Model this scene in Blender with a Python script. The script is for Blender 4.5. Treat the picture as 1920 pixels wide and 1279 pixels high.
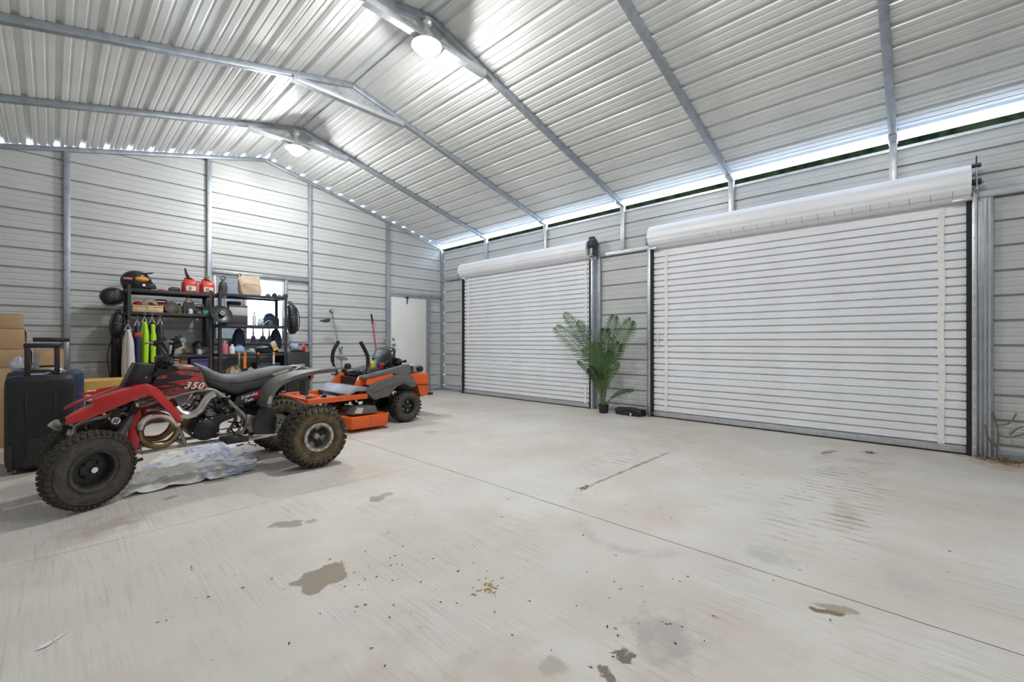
import bpy, bmesh, math, random
from math import sin, cos, pi, radians, sqrt, atan2
from mathutils import Vector, Matrix
random.seed(7)
for o in list(bpy.data.objects): bpy.data.objects.remove(o)
scene = bpy.context.scene
COL = scene.collection

# ------------------------------------------------------------------ camera
FPX, CXP, CYP, YAW, CAMH = 810.0, 960.0, 642.0, radians(46.8), 1.0525
cam_d = bpy.data.cameras.new('camera'); cam = bpy.data.objects.new('camera', cam_d); COL.objects.link(cam)
cam_d.sensor_width = 36.0; cam_d.lens = FPX*36.0/1920.0
cam_d.shift_y = (CYP-639.5)/1920.0
cam_d.clip_start = 0.05; cam_d.clip_end = 200
cam.location = (0, 0, CAMH); cam.rotation_euler = (pi/2, 0, -YAW)
scene.camera = cam

# ------------------------------------------------------------------ world
world = bpy.data.worlds.new('world'); scene.world = world; world.use_nodes = True
wn = world.node_tree; wn.nodes.clear()
wo = wn.nodes.new('ShaderNodeOutputWorld'); wb = wn.nodes.new('ShaderNodeBackground')
wb.inputs['Color'].default_value = (0.70, 0.84, 1.0, 1); wb.inputs['Strength'].default_value = 8.5
wn.links.new(wb.outputs[0], wo.inputs[0])

# ------------------------------------------------------------------ exposure
vs = scene.view_settings
vs.view_transform = 'Standard'; vs.look = 'None'; vs.gamma = 1.0; vs.use_curve_mapping = False
vs.exposure = 1.05

# ------------------------------------------------------------------ ridge lamps (the bulbs themselves are built further down)
RIDGE_X, RIDGE_Z, SLOPE = 2.371, 4.045, 0.250
LAMPS = [(2.31, 6.266, 3.73, 80), (2.333, 3.256, 3.75, 98), (2.333, 0.184, 3.76, 60), (2.333, -2.86, 3.76, 26)]  # last two are unseen, added as fill for the foreground
BULB_R = 0.095      # each bulb is a glowing globe; pw is its radiant power in watts

# ------------------------------------------------------------------ measuring helpers: a photo point at a known depth -> place in the room
_c, _s = cos(YAW), sin(YAW)
def _ray(x, y):
    a = (x-CXP)/FPX; return Vector((_c*a+_s, -_s*a+_c, -(y-CYP)/FPX))
def at(x, y, Y):
    d = _ray(x, y); p = d*(Y/d.y); p.z += CAMH; return p
def ax(x, y, X):
    d = _ray(x, y); p = d*(X/d.x); p.z += CAMH; return p
def az(x, y, Z=0.0):
    d = _ray(x, y); p = d*((Z-CAMH)/d.z); p.z += CAMH; return p

# ------------------------------------------------------------------ materials
MATS = {}
def mat(name, col, rough=0.5, metal=0.0, var=0.0, vscale=8.0, bump=0.0, bscale=60.0, spec=0.5, stretch=(1,1,1), col2=None, coat=0.0, sheen=0.0, trans=0.0, alpha=1.0, emit=None, estr=0.0):
    if name in MATS: return MATS[name]
    m = bpy.data.materials.new(name); m.use_nodes = True
    nt = m.node_tree; b = nt.nodes['Principled BSDF']
    b.inputs['Base Color'].default_value = (*col, 1); b.inputs['Roughness'].default_value = rough
    b.inputs['Metallic'].default_value = metal; b.inputs['Specular IOR Level'].default_value = spec
    if coat: b.inputs['Coat Weight'].default_value = coat; b.inputs['Coat Roughness'].default_value = 0.08
    if sheen: b.inputs['Sheen Weight'].default_value = sheen
    if trans: b.inputs['Transmission Weight'].default_value = trans
    if alpha < 1: b.inputs['Alpha'].default_value = alpha
    if emit: b.inputs['Emission Color'].default_value = (*emit, 1); b.inputs['Emission Strength'].default_value = estr
    if var or bump:
        tc = nt.nodes.new('ShaderNodeTexCoord'); mp = nt.nodes.new('ShaderNodeMapping')
        mp.inputs['Scale'].default_value = stretch; nt.links.new(tc.outputs['Object'], mp.inputs[0])
    if var:
        n = nt.nodes.new('ShaderNodeTexNoise'); n.inputs['Scale'].default_value = vscale; n.inputs['Detail'].default_value = 5
        nt.links.new(mp.outputs[0], n.inputs['Vector'])
        r = nt.nodes.new('ShaderNodeValToRGB')
        c2 = col2 if col2 else tuple(min(1, c*(1+var)) for c in col)
        c1 = col if col2 else tuple(c*(1-var) for c in col)
        r.color_ramp.elements[0].color = (*c1, 1); r.color_ramp.elements[1].color = (*c2, 1)
        r.color_ramp.elements[0].position = 0.35; r.color_ramp.elements[1].position = 0.65
        nt.links.new(n.outputs['Fac'], r.inputs[0]); nt.links.new(r.outputs[0], b.inputs['Base Color'])
    if bump:
        n2 = nt.nodes.new('ShaderNodeTexNoise'); n2.inputs['Scale'].default_value = bscale; n2.inputs['Detail'].default_value = 4
        nt.links.new(mp.outputs[0], n2.inputs['Vector'])
        bp = nt.nodes.new('ShaderNodeBump'); bp.inputs['Strength'].default_value = bump; bp.inputs['Distance'].default_value = 0.01
        nt.links.new(n2.outputs['Fac'], bp.inputs['Height']); nt.links.new(bp.outputs[0], b.inputs['Normal'])
    MATS[name] = m; return m

M_SHEET = mat('painted_sheet', (0.55, 0.565, 0.56), 0.34, 0.0, 0.05, 1.7, 0.03, 5, stretch=(1, 1, 1))
M_ROOF = mat('roof_sheet', (0.80, 0.815, 0.80), 0.30, 0.0, 0.06, 1.3, 0.03, 4)
M_GALV = mat('galvanised_steel', (0.36, 0.395, 0.435), 0.42, 0.55, 0.12, 14, 0.02, 40)
M_GALVL = mat('galvanised_light', (0.55, 0.57, 0.60), 0.38, 0.6, 0.10, 18)
M_EAVE_LIT = mat('roof_sheet_daylit', (0.84, 0.89, 0.95), 0.30, 0.0, 0.03, 3)  # roof sheet made paler and bluer: eave-gap daylight painted into the colour
M_DOORSHEET = mat('door_sheet', (0.87, 0.88, 0.915), 0.36, 0.0, 0.03, 2.5)
M_WHITE = mat('white_paint', (0.74, 0.74, 0.72), 0.5)
M_STRAP = mat('strap_fabric', (0.84, 0.84, 0.83), 0.8, 0, 0.06, 30)
M_BLACK = mat('black_rubber', (0.012, 0.012, 0.014), 0.7)
M_BLKP = mat('black_plastic', (0.022, 0.022, 0.025), 0.42)
M_BLKPOW = mat('black_powdercoat', (0.03, 0.031, 0.036), 0.45)
M_CHROME = mat('chrome', (0.75, 0.76, 0.78), 0.16, 1.0)
M_STEEL = mat('bare_steel', (0.42, 0.42, 0.42), 0.35, 0.9, 0.15, 25)
M_BOLT = mat('zinc_bolt', (0.8, 0.8, 0.82), 0.3, 0.7)
M_OLIVE = mat('eave_trim_olive', (0.045, 0.055, 0.035), 0.7)

# ------------------------------------------------------------------ mesh builder
class MB:
    def __init__(s): s.v = []; s.f = []
    def add(s, vs, fs):
        n = len(s.v); s.v += [tuple(v) for v in vs]; s.f += [tuple(i+n for i in f) for f in fs]; return s
    def box(s, x0, x1, y0, y1, z0, z1):
        return s.add([(x0,y0,z0),(x1,y0,z0),(x1,y1,z0),(x0,y1,z0),(x0,y0,z1),(x1,y0,z1),(x1,y1,z1),(x0,y1,z1)],
                     [(0,3,2,1),(4,5,6,7),(0,1,5,4),(1,2,6,5),(2,3,7,6),(3,0,4,7)])
    def bar(s, a, b, w, h, up=(0,0,1)):
        a = Vector(a); b = Vector(b); t = (b-a).normalized(); u = Vector(up)
        if abs(t.dot(u)) > 0.98: u = Vector((1,0,0))
        r = t.cross(u).normalized()*w/2; q = r.cross(t).normalized()*h/2
        vs = [p+i*r+j*q for p in (a, b) for i, j in ((-1,-1),(1,-1),(1,1),(-1,1))]
        return s.add(vs, [(0,1,2,3),(7,6,5,4),(0,4,5,1),(1,5,6,2),(2,6,7,3),(3,7,4,0)])
    def cyl(s, a, b, r0, r1=None, n=16, cap=True):
        return s.tube([a, b], [r0, r0 if r1 is None else r1], n, cap)
    def tube(s, pts, r, n=8, cap=True, closed=False, flat=1.0, fdir=None):
        P = [Vector(p) for p in pts]; m = len(P)
        R = r if isinstance(r, (list, tuple)) else [r]*m
        T = []
        for i in range(m):
            if closed: d = P[(i+1) % m]-P[i-1]
            else: d = P[min(i+1, m-1)]-P[max(i-1, 0)]
            T.append(d.normalized() if d.length > 1e-9 else Vector((0,0,1)))
        u = Vector(fdir) if fdir else (Vector((0,0,1)) if abs(T[0].z) < 0.9 else Vector((1,0,0)))
        u = (u-T[0]*u.dot(T[0])).normalized(); vs = []
        for i in range(m):
            u = (u-T[i]*u.dot(T[i]))
            u = u.normalized() if u.length > 1e-6 else Vector((1,0,0))
            w = T[i].cross(u)
            for k in range(n):
                a = 2*pi*k/n; vs.append(P[i]+(u*cos(a)*flat+w*sin(a))*R[i])
        fs = []
        for i in range(m if closed else m-1):
            j = (i+1) % m
            for k in range(n):
                k2 = (k+1) % n; fs.append((i*n+k, i*n+k2, j*n+k2, j*n+k))
        if cap and not closed: fs += [tuple(range(n-1, -1, -1)), tuple((m-1)*n+k for k in range(n))]
        return s.add(vs, fs)
    def lathe(s, prof, o=(0,0,0), axis=(0,0,1), n=24, close=True):
        o = Vector(o); t = Vector(axis).normalized()
        u = Vector((0,0,1)) if abs(t.z) < 0.9 else Vector((1,0,0))
        u = (u-t*u.dot(t)).normalized(); w = t.cross(u); vs = []
        for r, h in prof:
            for k in range(n):
                a = 2*pi*k/n; vs.append(o+t*h+(u*cos(a)+w*sin(a))*max(r, 1e-4))
        m = len(prof); fs = []
        for i in range(m-1):
            for k in range(n):
                k2 = (k+1) % n; fs.append((i*n+k, i*n+k2, (i+1)*n+k2, (i+1)*n+k))
        if close: fs += [tuple(range(n-1, -1, -1)), tuple((m-1)*n+k for k in range(n))]
        return s.add(vs, fs)
    def prism(s, poly, d):                     # poly: 3-D points, d: extrusion vector
        d = Vector(d); n = len(poly); P = [Vector(p) for p in poly]
        vs = P+[p+d for p in P]
        return s.add(vs, [tuple(range(n)), tuple(range(2*n-1, n-1, -1))]+[(i, n+i, n+(i+1) % n, (i+1) % n) for i in range(n)])
    def loft(s, rings, cap=True, closed=True):
        n = len(rings[0]); vs = [p for r in rings for p in r]; fs = []
        for i in range(len(rings)-1):
            for k in range(n if closed else n-1):
                k2 = (k+1) % n; fs.append((i*n+k, i*n+k2, (i+1)*n+k2, (i+1)*n+k))
        if cap and closed: fs += [tuple(range(n-1, -1, -1)), tuple((len(rings)-1)*n+k for k in range(n))]
        return s.add(vs, fs)
    def ell(s, c, r, n=16, m=10, e=1.0):
        c = Vector(c); rings = []
        for i in range(m+1):
            ph = -pi/2+pi*i/m; cz = sin(ph); cr = max(cos(ph), 1e-3)
            sz = math.copysign(abs(cz)**e, cz); sr = cr**e
            ring = []
            for k in range(n):
                a = 2*pi*k/n; x = cos(a); y = sin(a)
                ring.append((c.x+r[0]*sr*math.copysign(abs(x)**e, x), c.y+r[1]*sr*math.copysign(abs(y)**e, y), c.z+r[2]*sz))
            rings.append(ring)
        return s.loft(rings)
    def torus(s, c, R, r, axis=(0,0,1), n=24, k=8):
        c = Vector(c); t = Vector(axis).normalized(); u = Vector((0,0,1)) if abs(t.z) < 0.9 else Vector((1,0,0))
        u = (u-t*u.dot(t)).normalized(); w = t.cross(u)
        return s.tube([c+(u*cos(2*pi*i/n)+w*sin(2*pi*i/n))*R for i in range(n)], r, k, closed=True)
    def xf(s, M, start=0):
        s.v = s.v[:start]+[tuple(M @ Vector(p)) for p in s.v[start:]]; return s
    def mesh(s, name, m, sharp=35, bevel=0.0, smooth=True, seg=2):
        me = bpy.data.meshes.new(name); me.from_pydata(s.v, [], s.f)
        bm = bmesh.new(); bm.from_mesh(me)
        bmesh.ops.remove_doubles(bm, verts=bm.verts, dist=1e-6)
        bmesh.ops.recalc_face_normals(bm, faces=bm.faces)
        if bevel:
            es = [e for e in bm.edges if len(e.link_faces) == 2 and e.calc_face_angle(0) > radians(30)]
            if es: bmesh.ops.bevel(bm, geom=es, offset=bevel, segments=seg, affect='EDGES', profile=0.5, clamp_overlap=True)
        bm.to_mesh(me); bm.free()
        if m: me.materials.append(m)
        if smooth and len(me.polygons):
            me.polygons.foreach_set('use_smooth', [True]*len(me.polygons)); me.set_sharp_from_angle(angle=radians(sharp))
        me.update(); return me
    def build(s, name, m, parent=None, **k):
        return link(name, s.mesh(name, m, **k), parent)
def link(name, data, parent=None):
    o = bpy.data.objects.new(name, data); COL.objects.link(o)
    if parent is not None:
        o.parent = parent; o.matrix_parent_inverse = Matrix.Translation(parent['_w']).inverted() if '_w' in parent.keys() else Matrix()
    return o
def empty(name, loc=(0,0,0)):
    o = bpy.data.objects.new(name, None); COL.objects.link(o); o.location = loc; o.empty_display_size = 0.1
    o['_w'] = tuple(loc); return o
def tag(o, label, cat, group=None, kind=None):
    o['label'] = label
    if cat: o['category'] = cat
    if group: o['group'] = group
    if kind: o['kind'] = kind
    return o
def thing(name, label, cat, loc=(0,0,0), group=None): return tag(empty(name, loc), label, cat, group)
def struct(name, loc=(0,0,0), label=None):
    o = empty(name, loc); o['kind'] = 'structure'
    if label: o['label'] = label
    return o
def part(name, mesh, parent): return link(name, mesh, parent)
def polyround(pts, r, n=4):
    out = []; m = len(pts)
    for i in range(m):
        p0, p1, p2 = Vector(pts[i-1]), Vector(pts[i]), Vector(pts[(i+1) % m])
        d0 = (p0-p1); d2 = (p2-p1); q = min(r, d0.length*0.45, d2.length*0.45)
        a = p1+d0.normalized()*q; b = p1+d2.normalized()*q
        for k in range(n+1):
            t = k/n; out.append((1-t)**2*a+2*t*(1-t)*p1+t*t*b)
    return out
def spline(pts, n=6):
    P = [Vector(p) for p in pts]; out = []
    for i in range(len(P)-1):
        p0 = P[max(i-1, 0)]; p1 = P[i]; p2 = P[i+1]; p3 = P[min(i+2, len(P)-1)]
        for k in range(n):
            t = k/n; out.append(0.5*((2*p1)+(p2-p0)*t+(2*p0-5*p1+4*p2-p3)*t*t+(3*p1-p0-3*p2+p3)*t**3))
    out.append(P[-1]); return out
def super_ring(cx, cz, hw, hh, n=20, e=2.6, plane='x', pos=0.0, yc=0.0):
    R = []
    for k in range(n):
        a = 2*pi*k/n; x = cos(a); y = sin(a)
        u = hw*math.copysign(abs(x)**(2/e), x); w = hh*math.copysign(abs(y)**(2/e), y)
        R.append((pos, yc+u, cz+w))
    return R
def clutter(mb, lo, hi, n, smin=0.01, smax=0.04, rnd=None):
    rnd = rnd or random
    for i in range(n):
        p = [rnd.uniform(a, b) for a, b in zip(lo, hi)]
        if rnd.random() < 0.5:
            q = [rnd.uniform(smin, smax) for _ in range(3)]
            st = len(mb.v); mb.box(-q[0], q[0], -q[1], q[1], -q[2], q[2])
            mb.xf(Matrix.Translation(p) @ Matrix.Rotation(rnd.uniform(0, 3), 4, (rnd.random()-.5, rnd.random()-.5, rnd.random())), st)
        else:
            d = Vector((rnd.uniform(-1, 1), rnd.uniform(-1, 1), rnd.uniform(-1, 1))).normalized()*rnd.uniform(smin, smax)*2
            mb.cyl(Vector(p)-d/2, Vector(p)+d/2, rnd.uniform(smin*.4, smax*.5), n=8)
    return mb
# ================================================================== the room
W, D = 5.956, 7.73                 # right wall (X) and back wall (Y)
XL, YF = 2*RIDGE_X-W, -4.45        # left wall and front wall, out of view
PITCH = 0.2286; RIB0 = 0.109       # rib spacing of the cladding
FRAMES = [6.266, 4.757, 3.256, 1.729, 0.184, -1.34, -2.86, -4.38]
def roof_z(x): return RIDGE_Z-abs(x-RIDGE_X)*SLOPE

def rib_profile(p0, p1, origin, depth=0.030, wide=0.026, top=0.018, minor=True):
    """break points (position, outward offset) of a ribbed sheet between p0 and p1"""
    out = [(p0, None), (p1, None)]
    k0 = int(math.floor((p0-origin)/PITCH))-1; k1 = int(math.ceil((p1-origin)/PITCH))+1
    pts = []
    for k in range(k0, k1+1):
        c = origin+k*PITCH
        pts += [(c-wide/2, 0), (c-top/2, depth), (c+top/2, depth), (c+wide/2, 0)]
        if minor:
            for q in (1/3, 2/3):
                m = c+PITCH*q; pts += [(m-0.013, 0), (m-0.005, 0.0035), (m+0.005, 0.0035), (m+0.013, 0)]
    pts.sort()
    def val(p):
        for (a, ha), (b, hb) in zip(pts, pts[1:]):
            if a <= p <= b: return ha+(hb-ha)*(p-a)/max(b-a, 1e-9)
        return 0
    res = [(p0, val(p0))]+[(p, h) for p, h in pts if p0 < p < p1]+[(p1, val(p1))]
    return res
def sheet(name, prof, fn, ends, m, parent):
    """fn(p, h, u) -> point ; ends(p) -> (u0, u1)"""
    mb = MB(); rows = []
    for p, h in prof:
        u0, u1 = ends(p)
        rows.append([fn(p, h, u0), fn(p, h, u1)])
    n = len(rows)
    mb.add([q for r in rows for q in r], [(2*i, 2*i+1, 2*i+3, 2*i+2) for i in range(n-1)])
    return mb.build(name, m, parent, smooth=False)

# ---- floor: concrete slabs with sawn joints
def stain(nt, base, geo, cx, cy, rx, ry, rot, col, amt, soft=0.35, nscale=9.0, ndist=0.5):
    ndist *= 2.6; nscale *= 1.6
    mp = nt.nodes.new('ShaderNodeMapping'); mp.vector_type = 'TEXTURE'
    mp.inputs['Location'].default_value = (cx, cy, 0); mp.inputs['Rotation'].default_value = (0, 0, rot); mp.inputs['Scale'].default_value = (rx, ry, 1)
    nt.links.new(geo, mp.inputs[0])
    ln = nt.nodes.new('ShaderNodeVectorMath'); ln.operation = 'LENGTH'; nt.links.new(mp.outputs[0], ln.inputs[0])
    nz = nt.nodes.new('ShaderNodeTexNoise'); nz.inputs['Scale'].default_value = nscale; nz.inputs['Detail'].default_value = 6; nt.links.new(geo, nz.inputs['Vector'])
    ad = nt.nodes.new('ShaderNodeMath'); ad.operation = 'MULTIPLY_ADD'; nt.links.new(nz.outputs['Fac'], ad.inputs[0]); ad.inputs[1].default_value = ndist*2; nt.links.new(ln.outputs['Value'], ad.inputs[2])
    mr = nt.nodes.new('ShaderNodeMapRange'); mr.inputs['From Min'].default_value = 1+ndist-soft; mr.inputs['From Max'].default_value = 1+ndist+soft*.2
    mr.inputs['To Min'].default_value = min(1, amt*1.15); mr.inputs['To Max'].default_value = 0; nt.links.new(ad.outputs[0], mr.inputs['Value'])
    mx = nt.nodes.new('ShaderNodeMix'); mx.data_type = 'RGBA'; nt.links.new(mr.outputs[0], mx.inputs['Factor'])
    nt.links.new(base, mx.inputs['A']); mx.inputs['B'].default_value = (*col, 1)
    return mx.outputs['Result']
def concrete():
    m = bpy.data.materials.new('broomed_concrete'); m.use_nodes = True; nt = m.node_tree; b = nt.nodes['Principled BSDF']
    N, L = nt.nodes.new, nt.links.new
    g = N('ShaderNodeNewGeometry').outputs['Position']
    n1 = N('ShaderNodeTexNoise'); n1.inputs['Scale'].default_value = 0.9; n1.inputs['Detail'].default_value = 7; n1.inputs['Roughness'].default_value = 0.6; L(g, n1.inputs['Vector'])
    r1 = N('ShaderNodeValToRGB'); e = r1.color_ramp.elements
    e[0].position = 0.30; e[0].color = (0.57, 0.535, 0.49, 1); e[1].position = 0.68; e[1].color = (0.68, 0.65, 0.605, 1)
    L(n1.outputs['Fac'], r1.inputs[0]); col = r1.outputs[0]
    def mix(a, b_, fac, colour=None):
        x = N('ShaderNodeMix'); x.data_type = 'RGBA'; L(fac, x.inputs['Factor']); L(a, x.inputs['A'])
        if colour: x.inputs['B'].default_value = (*colour, 1)
        else: L(b_, x.inputs['B'])
        return x.outputs['Result']
    def rng(v, a, b_, c, d):
        r = N('ShaderNodeMapRange'); L(v, r.inputs['Value'])
        for k, q in zip(('From Min', 'From Max', 'To Min', 'To Max'), (a, b_, c, d)): r.inputs[k].default_value = q
        return r.outputs[0]
    def noise(scale, st=(1, 1, 1), det=6, rough=0.6, loc=(0, 0, 0)):
        mp = N('ShaderNodeMapping'); mp.inputs['Scale'].default_value = st; mp.inputs['Location'].default_value = loc; L(g, mp.inputs[0])
        n = N('ShaderNodeTexNoise'); n.inputs['Scale'].default_value = scale; n.inputs['Detail'].default_value = det; n.inputs['Roughness'].default_value = rough
        L(mp.outputs[0], n.inputs['Vector']); return n.outputs['Fac']
    def mul(a, b_):
        x = N('ShaderNodeMath'); x.operation = 'MULTIPLY'; L(a, x.inputs[0]); L(b_, x.inputs[1]); return x.outputs[0]
    # warm earthy patches, nearer part of the slab
    col = mix(col, None, rng(noise(0.75, loc=(3, 1, 0)), 0.48, 0.68, 0, 0.75), (0.53, 0.445, 0.37))
    # broom strokes along the length of the shed
    br = noise(75, (1, 0.035, 1), 5, 0.7)
    col = mix(col, None, mul(rng(br, 0.48, 0.72, 0, 0.75), rng(noise(1.6, loc=(7, 3, 0)), 0.40, 0.66, 0.1, 1)), (0.34, 0.32, 0.29))
    # fine dark specks
    col = mix(col, None, mul(rng(noise(70, det=2), 0.66, 0.74, 0, 0.6), rng(noise(1.1, loc=(1, 8, 0)), 0.50, 0.66, 0, 1)), (0.22, 0.20, 0.17))
    S = [  # cx, cy, rx, ry, rot, colour, amount, soft, noise scale, distortion
        (0.825, 1.935, .125, .105, .3, (.29, .245, .19), .85, .10, 7, .35),
        (0.935, 2.66, .09, .055, -.5, (.33, .28, .225), .8, .12, 8, .35), (1.04, 2.60, .035, .03, 0, (.34, .31, .27), .7, .2, 9, .3),
        (1.49, 2.65, .06, .055, .2, (.35, .30, .24), .8, .15, 9, .35), (1.585, 2.68, .05, .04, .2, (.36, .33, .29), .7, .15, 9, .35),
        (2.075, .255, .075, .018, -1.15, (.20, .15, .10), .9, .3, 12, .5), (2.12, .235, .075, .03, -1.2, (.33, .28, .21), .75, .3, 10, .5),
        (1.315, .72, .035, .035, 0, (.19, .15, .11), .9, .3, 22, .6), (1.215, .735, .022, .022, 0, (.2, .16, .12), .85, .3, 22, .5), (1.195, .705, .02, .03, 0, (.2, .16, .12), .85, .3, 22, .5),
        (1.11, .865, .05, .04, .4, (.40, .37, .33), .7, .3, 9, .4), (0.55, 3.69, .07, .03, .4, (.30, .24, .19), .7, .3, 12, .5),
        (2.64, 1.76, .09, .03, .05, (.17, .12, .07), .9, .5, 25, .7), (3.4, 1.745, .75, .018, -.015, (.27, .22, .16), .75, .4, 8, .5),
        (1.5, .66, .14, .13, 0, (.38, .36, .34), .6, .6, 9, .6), (0.20, 3.38, .20, .20, 0, (.46, .38, .31), .65, .8, 6, .5),
        (3.72, 5.06, .16, .05, -.7, (.36, .34, .31), .6, .4, 9, .4), (3.05, 4.16, .09, .06, 0, (.40, .38, .35), .7, .3, 9, .4),
        (5.75, -.55, .40, .25, .2, (.34, .22, .12), .8, .9, 6, .6), (5.5, -.9, .7, .35, .2, (.45, .34, .25), .6, .9, 4, .6),
        (5.1, .62, .14, .035, -.3, (.24, .19, .14), .8, .5, 14, .6), (5.35, 0.33, .06, .05, 0, (.07, .06, .05), .9, .4, 28, .7),
        (2.42, .55, .10, .12, 0, (.40, .39, .37), .5, .7, 8, .5), (2.55, .05, .18, .10, .2, (.42, .41, .39), .45, .8, 6, .5),
        (3.4, .33, .4, .09, .1, (.50, .43, .33), .6, .8, 5, .5),
        (0.60, 1.15, .35, .22, .5, (.50, .41, .33), .5, .9, 5, .6), (1.0, .95, .22, .18, .5, (.50, .42, .34), .45, .9, 5, .6)]
    for t in S: col = stain(nt, col, g, *t)
    # two bands of tyre lug marks in front of the big shutter door
    sep = N('ShaderNodeSeparateXYZ'); L(g, sep.inputs[0])
    wv = N('ShaderNodeTexWave'); wv.wave_type = 'BANDS'; wv.bands_direction = 'X'; wv.inputs['Scale'].default_value = 3.6; wv.inputs['Distortion'].default_value = 2.6; wv.inputs['Detail'].default_value = 3; wv.inputs['Detail Scale'].default_value = 2.2
    L(g, wv.inputs['Vector'])
    for (x0, x1, y0, y1, a) in ((2.9, 5.5, 1.66, 2.20, .5), (2.6, 5.5, .12, .70, .75)):
        mk = None
        for ch, lo, hi, sf in ((0, x0, x1, .5), (1, y0, y1, .10)):
            u = rng(sep.outputs[ch], lo-sf*.3, lo+sf, 0, 1); w = rng(sep.outputs[ch], hi-sf, hi+sf*.3, 1, 0)
            q = mul(u, w); mk = q if mk is None else mul(mk, q)
        st = rng(wv.outputs['Fac'], 0.70, 0.92, 0, a)
        col = mix(col, None, mul(mul(mk, st), rng(noise(5, loc=(4, 4, 0)), 0.44, 0.62, 0.0, 1)), (0.22, 0.19, 0.155))
    # half-round scuff left by a turning tyre
    mp = N('ShaderNodeMapping'); mp.vector_type = 'TEXTURE'; mp.inputs['Location'].default_value = (2.28, 1.16, 0); L(g, mp.inputs[0])
    ln = N('ShaderNodeVectorMath'); ln.operation = 'LENGTH'; L(mp.outputs[0], ln.inputs[0])
    ring = mul(mul(rng(ln.outputs['Value'], .24, .31, 0, 1), rng(ln.outputs['Value'], .30, .37, 1, 0)), rng(sep.outputs[0], 2.12, 2.22, .5, 0))
    col = mix(col, None, mul(ring, rng(noise(12), .4, .6, .3, 1)), (0.33, 0.31, 0.28))
    L(col, b.inputs['Base Color']); b.inputs['Roughness'].default_value = 0.62; b.inputs['Specular IOR Level'].default_value = 0.35
    bp = N('ShaderNodeBump'); bp.inputs['Strength'].default_value = 0.12; bp.inputs['Distance'].default_value = 0.004
    ad = N('ShaderNodeMath'); ad.operation = 'ADD'; L(br, ad.inputs[0]); L(noise(120, det=3), ad.inputs[1]); L(ad.outputs[0], bp.inputs['Height']); L(bp.outputs[0], b.inputs['Normal'])
    return m
M_CONC = concrete()
floor = struct('floor', (0, 0, 0), 'pale broomed concrete floor with oil stains and sawn joints')
JX = 2.235
for (x0, x1, y0, y1) in ((XL, JX-.003, YF, 3.114), (XL, JX-.003, 3.118, D+.06), (JX+.003, W+.06, YF, D+.06)):
    MB().box(x0, x1, y0, y1, -0.1, 0).build('slab', M_CONC, floor, smooth=False)
MB().box(XL, W+.06, YF, D+.06, -0.14, -0.1005).build('joint_bed', mat('joint_filler', (.05, .045, .04), .9), floor, smooth=False)

# ---- ceiling: lapped roof sheets, ribs running the length of the shed
ceiling = struct('ceiling', (0, 0, 3.0), 'pitched roof of pale ribbed metal sheets')
cosr = 1/sqrt(1+SLOPE*SLOPE); sinr = SLOPE*cosr
half = (W-RIDGE_X)/cosr
for side in (1, -1):
    nS = 4; over = 0.045
    edge = (5.615-RIDGE_X)/cosr
    cuts = [(0.02+k*4*PITCH, min(0.02+(k+1)*4*PITCH+.035, edge+.03)) for k in range(nS) if 0.02+k*4*PITCH < edge]+[(edge, half+over)]
    for k, (p0, p1) in enumerate(cuts):
        prof = rib_profile(p0, p1, 0.115, depth=0.026, wide=0.056, top=0.03)
        lap = 0.0015*(k % 2)
        sheet('roof_panel', prof, lambda p, h, u, s=side, l=lap: (RIDGE_X+s*(p*cosr+(h+l)*sinr), u, RIDGE_Z-p*sinr+(h+l)*cosr), lambda p: (YF-.1, D+.012), M_EAVE_LIT if k == len(cuts)-1 else M_ROOF, ceiling)
mb = MB(); mb.prism([(RIDGE_X-.16, YF, RIDGE_Z-.16*SLOPE+.032), (RIDGE_X, YF, RIDGE_Z+.034), (RIDGE_X+.16, YF, RIDGE_Z-.16*SLOPE+.032), (RIDGE_X, YF, RIDGE_Z+.05)], (0, D-YF+.1, 0)); mb.build('ridge_cap', M_ROOF, ceiling)
for side in (-1,):
    xe = RIDGE_X+side*(half+.045)*cosr; ze = RIDGE_Z-(half+.045)*sinr
    MB().box(min(xe, xe-side*.006), max(xe, xe-side*.006), YF, D+.05, ze-.15, ze+.03).build('eave_trim', M_OLIVE, ceiling, smooth=False)

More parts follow.
